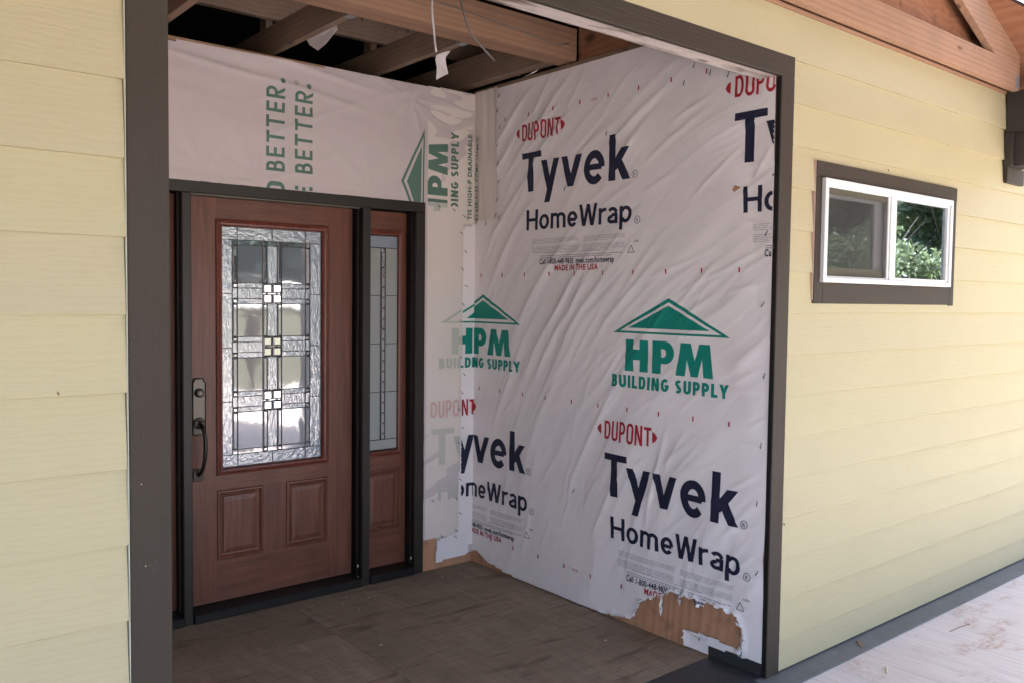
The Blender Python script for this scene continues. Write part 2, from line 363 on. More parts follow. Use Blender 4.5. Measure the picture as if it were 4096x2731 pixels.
def side_h(u, z):
    """height of the folds of the side sheet above the wall; u runs from the back corner to the opening"""
    u = np.asarray(u, float); z = np.asarray(z, float)
    cx, cz = 3.3, -.45
    du, dz = u-cx, z-cz
    r = np.hypot(du, dz); a = np.arctan2(dz, -du)
    r = r+.26*(fbm(u*1.3+3, z*1.3, 3)-.5)+.03*(fbm(u*5+1, z*5, 2)-.5)
    h = np.zeros_like(r)
    for f, amp, k in ((4.2, .010, 0), (8, .0062, 5), (17, .0026, 11), (36, .0012, 3)):
        n = vnoise(r*f+k*7.3, a*2.1+k); rid = 1-np.abs(2*n-1)
        am = np.clip(fbm(r*2.6+k, a*6.3+k*2, 3)*3.2-.95, .05, 1.4)
        h = h+amp*am*rid**(2.2 if f < 15 else 3.2)
    h = h+.006*fbm(u*6, z*6, 4)+fold_sum(np.atleast_1d(u), np.atleast_1d(z)).reshape(h.shape)
    # taut small pleats along the front edge and the bottom hem
    e = np.clip((u-1.75)/.3, 0, 1); h = h*(1-.35*e)+e*.005*np.abs(np.sin((u*14+z*1.2)+2*fbm(u*3, z*2)))
    fade = np.clip(u/.22, 0, 1)*np.clip((2.82-z)/.1, .25, 1)
    tp = np.array(tear_raw); d = np.full(h.shape, 9.)
    for q in tp: d = np.minimum(d, np.hypot(u-(YB-q[0]), z-q[1]))
    h = np.maximum(h*(.25+.75*fade), .0005)
    return .003+h+.016*np.exp(-(d/.014)**2)*(.4+.6*vnoise(u*60, z*60))
def back_h(x, z):
    x = np.asarray(x, float); z = np.asarray(z, float)
    h = .005*fbm(x*4, z*9, 3)
    t = np.clip((z-2.52)/.2, 0, 1)                                     # long slack folds under the top edge
    q = z+.11*(x-.2)+.06*(fbm(x*2.2, z*2, 2)-.5)
    h = h+t*.016*(1-np.abs(2*vnoise(q*19+3, x*1.3)-1))**2*np.clip(fbm(x*2+4, z*3, 2)*3-.7, .1, 1)
    for (px, pz, s) in ((-.72, 2.36, 1.6), (-.35, 2.62, .5), (.05, 2.20, .7), (.30, 2.18, .5), (1.2, 2.74, .8), (.95, 2.20, .5)):    # stars of creases round the nails
        dx, dz = x-px, z-pz; rr = np.hypot(dx, dz); an = np.arctan2(dz, dx)
        h = h+s*.014*np.exp(-rr/.26)*(1-np.abs(2*vnoise(an*3.1+px*9+20, rr*1.5)-1))**3*np.clip(rr/.03, 0, 1)
    q2 = (x*.42-z*.91); p2 = x*.91+z*.42
    h = h+.011*np.clip(fbm(p2*1.7+5, q2*1.9, 2)*3-1.0, 0, 1)*(1-np.abs(2*vnoise(p2*1.1, q2*10+2)-1))**3
    return .003+h
def S(u, z, off=0.0): return np.stack([XS-side_h(u, z)-off, YB-np.asarray(u, float), np.asarray(z, float)], -1)
def Bk(x, z, off=0.0): return np.stack([np.asarray(x, float), YB-back_h(x, z)-off, np.asarray(z, float)], -1)
def inpoly(x, z, poly):
    c = np.zeros(np.shape(x), bool); n = len(poly)
    for i in range(n):
        x0, z0 = poly[i]; x1, z1 = poly[(i+1) % n]
        cond = ((z0 > z) != (z1 > z)) & (x < (x1-x0)*(z-z0)/((z1-z0) or 1e-9)+x0)
        c ^= cond
    return c
def sheet(name, m, parent, fn, u0, u1, z0, z1, step, inside, thick=.0008):
    nu = max(2, int((u1-u0)/step)+1); nz = max(2, int((z1-z0)/step)+1)
    U, Z = np.meshgrid(np.linspace(u0, u1, nu), np.linspace(z0, z1, nz), indexing='ij')
    keep = inside((U[:-1, :-1]+U[1:, 1:])/2, (Z[:-1, :-1]+Z[1:, 1:])/2)
    P = fn(U, Z).reshape(-1, 3); I = np.arange(nu*nz).reshape(nu, nz)
    F = np.stack([I[:-1, :-1], I[1:, :-1], I[1:, 1:], I[:-1, 1:]], -1)[keep].reshape(-1, 4)
    used = np.unique(F); mp = -np.ones(len(P), int); mp[used] = np.arange(len(used))
    me = bpy.data.meshes.new(name); me.from_pydata(P[used].tolist(), [], mp[F].tolist()); me.materials.append(m)
    me.polygons.foreach_set('use_smooth', [True]*len(me.polygons))
    o = bpy.data.objects.new(name, me); return link(o, parent)

# ------------------------------------------------------------------ lettering: strokes laid on the sheets
def arc(cx, cy, rx, ry, a0, a1, n=14):
    return [(cx+rx*math.cos(math.radians(a0+(a1-a0)*i/n)), cy+ry*math.sin(math.radians(a0+(a1-a0)*i/n))) for i in range(n+1)]
def glyph(ch, w, narrow=1.0):
    """-> width, list of (points, stroke width, clip lo, clip hi); cap height 1"""
    h = w/2; X = .74; C = (None, None)
    def st(*p): return (list(p), w)+C
    def cl(lo, hi, *p): return (list(p), w, lo, hi)
    N_ = narrow
    if ch == 'T': W = .62*N_; return W, [st((0, 1-h), (W, 1-h)), st((W/2, 0), (W/2, 1-w))]
    if ch == 'H': W = .66*N_; return W, [st((h, 0), (h, 1)), st((W-h, 0), (W-h, 1)), st((w, .5), (W-w, .5))]
    if ch == 'E': W = .52*N_; return W, [st((h, 0), (h, 1)), st((w, h), (W, h)), st((w, .5), (W*.94, .5)), st((w, 1-h), (W, 1-h))]
    if ch == 'L': W = .48*N_; return W, [st((h, 0), (h, 1)), st((w, h), (W, h))]
    if ch == 'I': return w, [st((h, 0), (h, 1))]
    if ch in 'PRB':
        W = (.56 if ch != 'R' else .6)*N_; rr = W-h-.02; ym = .46 if ch != 'B' else .53
        s = [st((h, 0), (h, 1)), st((w, 1-h), (W-.26*N_-.02, 1-h), *arc(W-.26*N_-.02, (1-h+ym)/2, .26*N_-h+.02, (1-h-ym)/2, 90, -90, 12), (w, ym))]
        if ch == 'R': s.append(cl(0, None, (W*.45, ym-h), (W-h*.6, -.08)))
        if ch == 'B': s = [st((h, 0), (h, 1)), st((w, 1-h), (W-.26*N_-.04, 1-h), *arc(W-.26*N_-.04, (1-h+ym)/2, .24*N_-h, (1-h-ym)/2, 90, -90, 12), (w, ym)),
                            st((w, ym), (W-.28*N_, ym), *arc(W-.28*N_, (ym+h)/2, .28*N_-h, (ym-h)/2, 90, -90, 12), (w, h))]
        return W, s
    if ch == 'D': W = .6*N_; k = .28*N_; return W, [st((h, 0), (h, 1)), st((w, 1-h), (W-k, 1-h), *arc(W-k, .5, k-h, .5-h, 90, -90, 16), (w, h))]
    if ch == 'U': W = .6*N_; k = W/2-h; return W, [st((h, 1), (h, k+h), *arc(W/2, k+h, k, k, 180, 360, 12), (W-h, 1))]
    if ch == 'O': W = .62*N_; k = W/2-h; return W, [st(*([(h, .5)]+arc(W/2, 1-h-k, k, k, 180, 0, 12)+arc(W/2, h+k, k, k, 0, -180, 12)+[(h, .55)]))]
    if ch == 'N': W = .64*N_; return W, [st((h, 0), (h, 1)), st((W-h, 0), (W-h, 1)), cl(0, 1, (h*.9, 1.06), (W-h*.9, -.06))]
    if ch == 'S': W = .52*N_; k = W/2-h; return W, [st(*(arc(W/2, .73, k, .27-h, 35, 270, 14)[:-1]+arc(W/2, .27, k, .27-h+.0, 90, -145, 14)))]
    if ch == 'G': W = .66*N_; return W, [st(*(arc(W/2, .5, W/2-h, .5-h, 45, 330, 20)+[(W-h, .45)])), st((W*.52, .44), (W, .44))]
    if ch == 'Y': W = .64*N_; return W, [st((W/2, 0), (W/2, .45)), cl(0, 1, (h*.6, 1.08), (W/2, .38)), cl(0, 1, (W-h*.6, 1.08), (W/2, .38))]
    if ch == 'M': W = .86*N_; return W, [st((h, 0), (h*1.3, 1)), st((W-h, 0), (W-h*1.3, 1)), cl(0, 1, (h*1.1, 1.05), (W/2, .0)), cl(0, 1, (W-h*1.1, 1.05), (W/2, .0))]
    if ch == 'W': W = .92; return W, [cl(0, 1, (h*.8, 1.06), (W*.27, -.06)), cl(0, 1, (W*.27, -.06), (W*.5, 1.0)), cl(0, 1, (W*.5, 1.0), (W*.73, -.06)), cl(0, 1, (W*.73, -.06), (W-h*.8, 1.06))]
    if ch == '.': return w*1.2, [([(w*.6, 0), (w*.6, w*1.15)], w*1.15, None, None)]
    if ch == 'y': W = .55; return W, [cl(-.3, X, (h*.8, X+.06), (.30, -.0)), cl(-.3, X, (W-h*.8, X+.06), (.17, -.36))]
    if ch == 'v': W = .55; return W, [cl(0, X, (h*.8, X+.06), (W/2+.01, -.05)), cl(0, X, (W-h*.8, X+.06), (W/2-.01, -.05))]
    if ch == 'e': W = .54; return W, [st(*(arc(W/2, X/2, W/2-h, X/2-h, -2, 322, 22))), st((w, X/2-.02), (W-h, X/2-.02))]
    if ch == 'k': W = .52; return W, [st((h, 0), (h, 1.08)), cl(0, X, (w*.9, .30), (W-h*.9, X+.05)), cl(0, X, (w*1.25, .44), (W-h*.7, -.05))]
    if ch == 'o': W = .56; return W, [st(*arc(W/2, X/2, W/2-h, X/2-h, 90, 452, 24))]
    if ch == 'm':
        W = .84; k = (W-w)/4; return W, [st((h, 0), (h, X)), st(*(arc(h+k, X-h-k, k, k, 180, 0, 10)+[(h+2*k, 0)])), st(*(arc(h+3*k, X-h-k, k, k, 180, 0, 10)+[(h+4*k, 0)]))]
    if ch == 'r': W = .36; return W, [st((h, 0), (h, X)), st(*(arc(W-.02, X-h-.2, W-.02-h, .2, 180, 80, 8)))]
    if ch == 'a': W = .52; return W, [st((W-h, 0), *([(W-h, X-.22)]+arc(W/2, X-h-.19, W/2-h, .19, 0, 150, 10))), st(*(arc(W/2-.02, .2, W/2-h-.02, .2-h, 80, 360-70, 14)+[(W-h, .1)])), st((W/2-.03, .41-h*.2), (W-h, .41-h*.2))]
    if ch == 'p': W = .56; return W, [st((h, -.3), (h, X)), st(*arc(W/2+.01, X/2, W/2-h, X/2-h, 150, -150, 20))]
    return .3, []
def ribbon(pts, w, lo, hi, step, cross):
    """offset a polyline into a quad strip -> rows of cross+1 points"""
    pts = [p for i, p in enumerate(pts) if i == 0 or math.hypot(p[0]-pts[i-1][0], p[1]-pts[i-1][1]) > 1e-4]
    out = [pts[0]]
    for a, b in zip(pts, pts[1:]):
        L = math.hypot(b[0]-a[0], b[1]-a[1]); n = max(1, int(L/step))
        out += [(a[0]+(b[0]-a[0])*i/n, a[1]+(b[1]-a[1])*i/n) for i in range(1, n+1)]
    rows = []
    for i, p in enumerate(out):
        a = out[max(i-1, 0)]; b = out[min(i+1, len(out)-1)]
        d1 = (p[0]-a[0], p[1]-a[1]); d2 = (b[0]-p[0], b[1]-p[1])
        if i == 0: d1 = d2
        if i == len(out)-1: d2 = d1
        l1 = math.hypot(*d1) or 1; l2 = math.hypot(*d2) or 1
        n1 = (-d1[1]/l1, d1[0]/l1); n2 = (-d2[1]/l2, d2[0]/l2); m = (n1[0]+n2[0], n1[1]+n2[1]); lm = math.hypot(*m) or 1; m = (m[0]/lm, m[1]/lm)
        k = 1/max(.45, m[0]*n1[0]+m[1]*n1[1])
        row = []
        for c in range(cross+1):
            o = (c/cross-.5)*w*k; y = p[1]+m[1]*o
            if lo is not None: y = max(lo, y)
            if hi is not None: y = min(hi, y)
            row.append((p[0]+m[0]*o, y))
        rows.append(row)
    return rows
def lettering(text, w, gap, narrow=1.0, oval=0):
    x = 0; R = []
    for i, ch in enumerate(text):
        if ch == ' ': x += .34; continue
        W, strokes = glyph(ch, w, narrow)
        t = abs((i-(len(text)-1)/2)/((len(text)-1)/2)) if len(text) > 1 else 0
        k = 1-oval*t*t
        for s in strokes:
            R.append(([(x+p[0], .5+(p[1]-.5)*k) for p in s[0]], s[1], s[2] if s[2] is None else .5+(s[2]-.5)*k, s[3] if s[3] is None else .5+(s[3]-.5)*k))
        x += W+(gap if ch not in 'T' or (i+1 < len(text) and text[i+1].isupper()) else gap-.12)
    return x-gap, R
def lay(name, m, parent, fn, text, a0, b0, cap, width, w, gap, narrow=1.0, oval=0, rot=False, off=.0022, clip=None, bold=None, skew=0.0):
    """print text along a (baseline start a0,b0); rot: reading upwards"""
    W, R = lettering(text, w, gap, narrow, oval); sx = width/W
    V = []; F = []; 
    for j, (pts, sw, lo, hi) in enumerate(R):
        cross = max(1, int(round(sw*cap/.009)))
        rows = ribbon(pts, sw, lo, hi, .008/cap, cross); n = len(V)
        for row in rows:
            for (s, t) in row:
                A_, B_ = s*sx, t*cap+skew*s*sx
                V.append((a0-B_, b0+A_, off+j*.00006) if rot else (a0+A_, b0+B_, off+j*.00006))
        c1 = cross+1
        for i in range(len(rows)-1):
            for c in range(cross): F.append((n+i*c1+c, n+i*c1+c+1, n+(i+1)*c1+c+1, n+(i+1)*c1+c))
    return flat(name, m, parent, fn, V, F, clip)
def strokes_m(name, m, parent, fn, strokes, a0, b0, sx=1, sy=1, rot=False, off=.0022, clip=None):
    V = []; F = []
    for j, (pts, sw, lo, hi) in enumerate(strokes):
        cross = max(2, int(round(sw/.007))); rows = ribbon(pts, sw, lo, hi, .006, cross); n = len(V)
        for row in rows:
            for (p, q) in row: V.append((a0-q*sy, b0+p*sx, off+j*.00006) if rot else (a0+p*sx, b0+q*sy, off+j*.00006))
        c1 = cross+1
        for i in range(len(rows)-1):
            for c in range(cross): F.append((n+i*c1+c, n+i*c1+c+1, n+(i+1)*c1+c+1, n+(i+1)*c1+c))
    return flat(name, m, parent, fn, V, F, clip)
def big_word(m, parent, fn, a0, b0, clip=None):
    X = .162; L = [([(0, .200), (.164, .200)], .033, None, None), ([(.0755, 0), (.0765, .184)], .046, None, None),
        ([(.175, .178), (.234, .006)], .043, None, X), ([(.288, .178), (.209, -.078)], .042, -.069, X),
        ([(.340, .178), (.397, -.012)], .043, 0, X), ([(.461, .178), (.389, -.012)], .043, 0, X),
        (arc(.568, .081, .054, .067, -2, 318, 22), .041, None, None), ([(.52, .083), (.62, .083)], .030, None, None),
        ([(.695, 0), (.697, .229)], .045, None, None), ([(.706, .062), (.802, .178)], .043, None, .158), ([(.732, .105), (.798, -.012)], .046, 0, None)]
    return strokes_m('printed_word', m, parent, fn, L, a0, b0, clip=clip)
def block_letters(m, parent, fn, a0, b0, sx=1, sy=1, rot=False, clip=None, which='HPM', step=.010):
    T = (lambda p: (a0-p[1]*sy, b0+p[0]*sx)) if rot else (lambda p: (a0+p[0]*sx, b0+p[1]*sy))
    if 'H' in which: layp('printed_letter', m, parent, fn, [T(p) for p in ((0, 0), (0, .155), (.051, .155), (.053, .108), (.094, .108), (.095, .154), (.145, .153), (.144, .001), (.091, 0), (.092, .057), (.053, .057), (.052, 0))], clip=clip, step=step)
    if 'P' in which:
        n = 12; o = [(.2251, .155)]+[(.248+.055*math.sin(math.pi*i/n), .1015+.0535*math.cos(math.pi*i/n)) for i in range(n+1)]+[(.2251, .048)]
        q = [(.2251, .118)]+[(.238+.016*math.sin(math.pi*i/n), .0985+.0195*math.cos(math.pi*i/n)) for i in range(n+1)]+[(.2251, .079)]
        V = []; F = []; C = 5
        for u_, v_ in zip(o, q):
            for c in range(C+1): p = T((u_[0]+(v_[0]-u_[0])*c/C, u_[1]+(v_[1]-u_[1])*c/C)); V.append((p[0], p[1], .0022))
        for i in range(len(o)-1):
            for c in range(C): F.append((i*(C+1)+c, i*(C+1)+c+1, (i+1)*(C+1)+c+1, (i+1)*(C+1)+c))
        n0 = len(V); k = 18
        for i in range(k+1):
            for c in range(6): p = T((.170+.055*c/5, .155*i/k)); V.append((p[0], p[1], .0022))
        for i in range(k):
            for c in range(5): F.append((n0+i*6+c, n0+i*6+c+1, n0+(i+1)*6+c+1, n0+(i+1)*6+c))
        flat('printed_letter', m, parent, fn, V, F, clip)
    if 'M' in which: layp('printed_letter', m, parent, fn, [T(p) for p in ((.315, 0), (.343, .153), (.401, .152), (.4225, .071), (.448, .151), (.507, .150), (.529, -.001), (.475, 0), (.464, .082), (.442, 0), (.401, 0), (.378, .077), (.368, 0))], clip=clip)
def flat(name, m, parent, fn, V, F, clip=None):
    V = np.array(V); 
    if clip is not None:
        cen = np.array([V[list(f)].mean(0)[:2] for f in F]); ok = clip(cen[:, 0], cen[:, 1]); F = [f for f, k in zip(F, ok) if k]
    if not F: return None
    P = fn(V[:, 0], V[:, 1], V[:, 2]); me = bpy.data.meshes.new(name); me.from_pydata(P.tolist(), [], [tuple(f) for f in F]); me.materials.append(m)
    me.validate()
    return link(bpy.data.objects.new(name, me), parent)
def patch(poly, step=.02):
    """triangulated, finely cut polygon -> verts, faces"""
    bm = bmesh.new(); vs = [bm.verts.new((p[0], p[1], 0)) for p in poly]; bm.faces.new(vs)
    bmesh.ops.triangulate(bm, faces=bm.faces[:])
    xs = [p[0] for p in poly]; ys = [p[1] for p in poly]
    for ax, (lo, hi) in ((0, (min(xs), max(xs))), (1, (min(ys), max(ys)))):
        k = lo+step
        while k < hi:
            no = (1, 0, 0) if ax == 0 else (0, 1, 0); cc = (k, 0, 0) if ax == 0 else (0, k, 0)
            bmesh.ops.bisect_plane(bm, geom=bm.verts[:]+bm.edges[:]+bm.faces[:], plane_co=cc, plane_no=no); k += step
    bmesh.ops.triangulate(bm, faces=bm.faces[:]); bm.verts.index_update()
    V = [(v.co.x, v.co.y) for v in bm.verts]; F = [tuple(v.index for v in f.verts) for f in bm.faces]; bm.free(); return V, F
def layp(name, m, parent, fn, poly, off=.0022, clip=None, step=.011):
    V, F = patch(poly, step); return flat(name, m, parent, fn, [(a, b, off) for a, b in V], F, clip)
def small(name, m, parent, fn, text, a0, b0, width, height, rot=False, off=.0023, clip=None, bold=0.0):
    cu = bpy.data.curves.new('t', 'FONT'); cu.body = text; cu.resolution_u = 3; cu.size = 1; cu.offset = bold; cu.space_character = 1+bold*4
    o = bpy.data.objects.new('t', cu); col.objects.link(o)
    dg = bpy.context.evaluated_depsgraph_get(); me = bpy.data.meshes.new_from_object(o.evaluated_get(dg))
    V = np.array([v.co[:] for v in me.vertices]); F = [tuple(p.vertices) for p in me.polygons]
    bpy.data.objects.remove(o); bpy.data.curves.remove(cu); bpy.data.meshes.remove(me)
    x0, x1 = V[:, 0].min(), V[:, 0].max(); s = (V[:, 0]-x0)/(x1-x0)*width; tt = V[:, 1]/.73*height
    if rot: Q = np.stack([a0-tt, b0+s, np.full(len(s), off)], 1)
    else: Q = np.stack([a0+s, b0+tt, np.full(len(s), off)], 1)
    return flat(name, m, parent, fn, Q, F, clip)
def ring(name, m, parent, fn, a, b, r, w, clip=None):
    rows = ribbon(arc(0, 0, 1, 1, 0, 360, 20), w/r, None, None, 10, 1); V = [(a+p[0]*r, b+p[1]*r, .0023) for row in rows for p in row]
    F = [(2*i, 2*i+1, 2*i+3, 2*i+2) for i in range(len(rows)-1)]; return flat(name, m, parent, fn, V, F, clip)

# ================================================================== SETTING
# lawn, decks, floors
lawn = MB().add([(-400, -400, -.55), (400, -400, -.55), (400, 400, -.55), (-400, 400, -.55)], [(0, 1, 2, 3)]).build('lawn', M['grass']); tag(lawn, kind='structure')
fl = box('floor', M['shingle'], None, XL-.05, XS+.1, .02, 2.35, -.20, -.006, 0); tag(fl, kind='structure')
for (x0, x1, y0, y1) in ((-.86, .4615, .30, 1.565), (-.86, .4615, 1.568, 2.30), (.4645, 1.70, .30, 2.30)):
    box('plywood_sheet', M['floor'], fl, x0, x1, y0, y1, -.02, 0, .001)
dk = box('porch_deck', M['shingle'], None, -5.2, 8.6, -8.2, -.0, -.22, -.03, 0); tag(dk, kind='structure')
xs = [-5.2, -2.85, -.41, 2.027, 4.466, 6.9, 8.6]
for a, b in zip(xs, xs[1:]):
    for y0, y1 in ((-1.33, -.02), (-3.77, -1.333), (-6.2, -3.773), (-8.2, -6.203)):
        box('plywood_sheet', M['deck'], dk, a+.0012, b-.0012, y0, y1, -.028, -.004, .001)

for i in range(9):
    for x in (.452, .474):
        MB().tube([(x, .40+.2*i, -.0005), (x, .40+.2*i, .0012)], .0042, 6).build('screw_head', M['steel'], fl)
cr = random.Random(9)
for i in range(26):
    x, y = cr.uniform(-.5, 1.6), cr.choice((cr.uniform(1.9, 2.06), cr.uniform(.35, 2.0))); a = cr.uniform(0, 3.1); l = cr.uniform(.004, .012)
    MB().add([(x-l*math.cos(a), y-l*math.sin(a), .0006), (x+.003*math.sin(a), y-.003*math.cos(a), .003), (x+l*math.cos(a), y+l*math.sin(a), .0006), (x-.003*math.sin(a), y+.003*math.cos(a), .001)], [(0, 1, 2, 3)]).build('wood_chip', M['splinter'], fl)
# ---- front wall with lap siding
fwall = thing('front_wall', 'front wall of the house clad in cream yellow lap siding with wood grain', 'wall', (1.2, 0, 0))
sh = MB(); 
for b in ((-5.2, XLO+.02, .022, .12, 0, 2.84), (XRO-.02, 1.99, .022, .12, 0, 2.84), (3.23, 8.6, .022, .12, 0, 2.84), (1.99, 3.23, .022, .12, 0, 1.70), (1.99, 3.23, .022, .12, 2.15, 2.84)): sh.box(*b)
sh.build('sheathing', M['ply'], fwall)
def plank(x0, x1, zb, zt, z_cut=None):
    t0, t1 = -.003, .0125; H = PITCH+.03; top = min(zt, 2.828)
    k = (top-zb)/H
    poly = [(t0, zb), (t0+.0115, zb), (t0+(t1-t0)*k+.0060, top), (t0+(t1-t0)*k, top)]
    return MB().prism(poly, 'x', x0, x1).build('siding_plank', M['siding'], fwall, .0008)
for k in range(-1, 16):
    zb = Z0+PITCH*k if k >= 0 else .012
    zt = Z0+PITCH*(k+1)+.03
    if zb > 2.80: break
    zr = zb if k >= 0 else .012
    if Z0+PITCH*(k+1) <= ZHO+.02:
        plank(-5.2, -.9115-.004*random.random(), zr, zt)
        if 1.60 < zb and zt < 2.24+.04:
            plank(XRO+.002, 1.937-.004*random.random(), zr, zt); plank(3.322, 8.6, zr, zt)
        else:
            plank(XRO+.002, 5.4, zr, zt); plank(5.403, 8.6, zr, zt)
    else:
        plank(-5.2, -1.2, zr, zt) if zb > ZHO-.05 else plank(-5.2, -.9115, zr, zt)
        if zb > ZHO-.05: plank(-1.197, 5.4, zr, zt); plank(5.403, 8.6, zr, zt)
        else: plank(XRO+.002, 5.4, zr, zt); plank(5.403, 8.6, zr, zt)
box('nailer_strip', M['lum_x'], fwall, 1.2, 3.93, -.001, .018, 2.829, 2.843, .001)
box('caulk_bead', M['caulk'], fwall, XLO-.0025, XLO-.0005, .000, .010, .0, 2.63, 0)
# framed header over the opening and the walls that close the house
box('header_beam', M['lum_xd'], fwall, -.95, XS+.06, .021, .106, ZH+.003, 2.84, .003)
# trims round the opening
tr = thing('opening_trim', 'dark brown painted board trim framing the porch opening', 'trim', (.4, 0, 0))
box('side_casing', M['trim_z'], tr, XLO, XL, -.004, .0205, 0, ZH, .0025)
box('side_casing', M['trim_z'], tr, XR, XRO, -.004, .0205, 0, ZH, .0025)
box('head_casing', M['trim_x'], tr, XLO, XRO, -.004, .0205, ZH+.0005, ZHO, .0025)
box('edge_flashing', M['black'], tr, XR-.0012, XR-.0002, .001, .0203, .004, ZH-.002, 0)
for x, z in ((-.876, .975), (-.866, .975), (-.851, .98), (-.860, .962), (-.884, 1.17), (-.845, 1.92), (-.868, 1.93), (-.84, .60), (-.87, .42), (1.69, .30), (1.735, .31), (1.70, 1.0), (1.73, 1.52)):
    MB().tube([(x, -.0052, z), (x, .001, z)], .0015, 6).build('nail_head', M['primer'] if x < -.87 else M['staple'], tr)
# ---- window
wn = thing('sliding_window', 'white vinyl sliding window with dark board trim, screen over its left half', 'window', (2.6, 0, 1.6))
TX0, TX1, TZ0, TZ1 = 1.941, 3.318, 1.606, 2.229
box('head_trim', M['trim_x'], wn, TX0, TX1, -.008, .021, 2.160, TZ1, .002)
box('side_trim', M['trim_z'], wn, TX0, 2.012, -.008, .021, TZ0, 2.1595, .002)
box('side_trim', M['trim_z'], wn, 3.262, TX1-.004, -.008, .021, TZ0-.004, 2.1595, .002)
box('sill_trim', M['trim_x'], wn, 2.0125, 3.2615, -.008, .021, TZ0, 1.698, .002)
box('raw_board_edge', M['primer'], wn, TX0-.0035, TX0-.0005, -.004, .012, 1.62, TZ1-.002, 0)
VX0, VX1, VZ0, VZ1 = 1.985, 3.240, 1.700, 2.157
fr = MB()
fr.box(VX0, VX1, -.026, .06, VZ1-.028, VZ1); fr.box(VX0, VX1, -.026, .06, VZ0, VZ0+.022)
fr.box(VX0, VX0+.028, -.026, .06, VZ0+.022, VZ1-.028); fr.box(VX1-.028, VX1, -.026, .06, VZ0+.022, VZ1-.028)
fo = fr.build('window_frame', M['vinyl'], wn, .0025, seg=2)
fs = MB(); fx0, fx1, fz0, fz1 = 2.588, VX1-.028, VZ0+.022, VZ1-.028
fs.box(fx0, fx0+.055, -.018, .02, fz0, fz1); fs.box(fx1-.020, fx1, -.018, .02, fz0, fz1); fs.box(fx0+.055, fx1-.02, -.018, .02, fz0, fz0+.014); fs.box(fx0+.055, fx1-.02, -.018, .02, fz1-.014, fz1)
sa = fs.build('fixed_sash', M['vinyl'], wn, .002)
box('pane', M['pane'], sa, fx0+.055, fx1-.02, -.004, -.001, fz0+.014, fz1-.014, 0)
ms = MB(); mx0, mx1 = VX0+.028, 2.605
ms.box(mx0, mx0+.022, .024, .05, fz0, fz1); ms.box(mx1-.095, mx1, .024, .05, fz0, fz1); ms.box(mx0+.022, mx1-.095, .024, .05, fz0, fz0+.045); ms.box(mx0+.022, mx1-.095, .024, .05, fz1-.045, fz1)
sb = ms.build('sliding_sash', M['vinyl'], wn, .002); box('pane', M['pane'], sb, mx0+.022, mx1-.095, .033, .036, fz0+.045, fz1-.045, 0)
sf = MB(); sx1 = fx0-.001
sf.box(mx0, mx0+.007, -.012, .0, fz0, fz1); sf.box(sx1-.016, sx1, -.012, .0, fz0, fz1); sf.box(mx0+.007, sx1-.016, -.012, 0, fz0, fz0+.008); sf.box(mx0+.007, sx1-.016, -.012, 0, fz1-.008, fz1)
sfo = sf.build('screen_frame', M['vinyl'], wn, .001)
MB().add([(mx0+.007, -.006, fz0+.008), (sx1-.016, -.006, fz0+.008), (sx1-.016, -.006, fz1-.008), (mx0+.007, -.006, fz1-.008)], [(0, 1, 2, 3)]).build('insect_screen', M['screen'], sfo)
for (x, z) in ((2.035, 2.20), (2.64, 2.20), (2.64, 2.175), (2.06, 1.68), (2.06, 1.65), (2.63, 1.675), (2.63, 1.635), (3.15, 1.64), (1.975, 1.70), (1.975, 1.685), (1.972, 1.9), (3.28, 1.69), (3.29, 1.69)):
    MB().tube([(x, -.0095, z), (x, -.007, z)], .0035, 6).build('nail_head', M['staple'], wn)
# dark rooms behind the glass
rm = MB()
for b in ((1.4, 3.9, 2.35, 2.4, 0, 2.8), (1.76, 1.8, .12, 2.35, 0, 2.8), (3.86, 3.9, .12, 2.35, 0, 2.8), (1.8, 3.86, .12, 2.35, 2.72, 2.8), (1.8, 3.86, .12, 2.35, -.05, 0)): rm.box(*b)
rm.box(-1.6, -1.5, 2.3, 6, 0, 2.8).box(2.4, 2.5, 2.42, 6, 0, 2.8).box(-1.6, 2.5, 6, 6.1, 0, 2.8).box(-1.6, 2.5, 2.42, 6, 2.72, 2.8).box(-1.6, 2.5, 2.42, 6, -.05, 0)
ro = rm.build('interior_walls', M['room']); tag(ro, 'dim plaster rooms of the house behind the window and door glass', 'wall')

# ---- alcove walls
bw = thing('alcove_back_wall', 'plywood back wall of the entry alcove around the front door, bare at its foot', 'wall', (.45, YB, 0))
m_ = MB(); m_.box(-.95, -.42, YB, YB+.012, 0, 2.80).box(1.316, XS+.0, YB, YB+.012, 0, 2.80).box(-.42, 1.316, YB, YB+.012, 2.16, 2.80)
m_.build('plywood_sheathing', M['ply'], bw)
box('top_plate', M['lum_x'], bw, -1.0, XS+.1, YB-.002, YB+.09, 2.803, 2.824, .002)
MB().box(-1.0, -.405, YB+.013, YB+.1, 0, 2.80).box(1.30, 1.9, YB+.2, YB+.24, 0, 2.80).box(-.42, 1.3, YB+.013, YB+.1, 2.165, 2.80).build('wall_framing', M['room'], bw)
sw = thing('alcove_side_wall', 'plywood side wall of the entry alcove under the house wrap with its foot exposed', 'wall', (XS, 1.05, 0))
for (y0, y1) in ((.0205, .352), (.354, 1.5735), (1.5755, YB-.0)):
    box('plywood_sheathing', M['ply'], sw, XS, XS+.012, y0, y1, 0, 2.835, .0008)
box('wall_framing', M['room'], sw, XS+.013, XS+.08, .13, YB+.1, 0, 2.83, 0)
box('top_plate', M['lum_y'], sw, XS-.001, XS+.09, .108, YB+.09, 2.829, 2.852, .002)
lw = thing('alcove_left_wall', 'white house wrap covered left wall of the alcove, hidden behind the left casing', 'wall', (-.86, 1, 0))
box('sheathing', M['wrap'], lw, -.88, -.84, .022, YB-.003, 0, 2.84, 0)

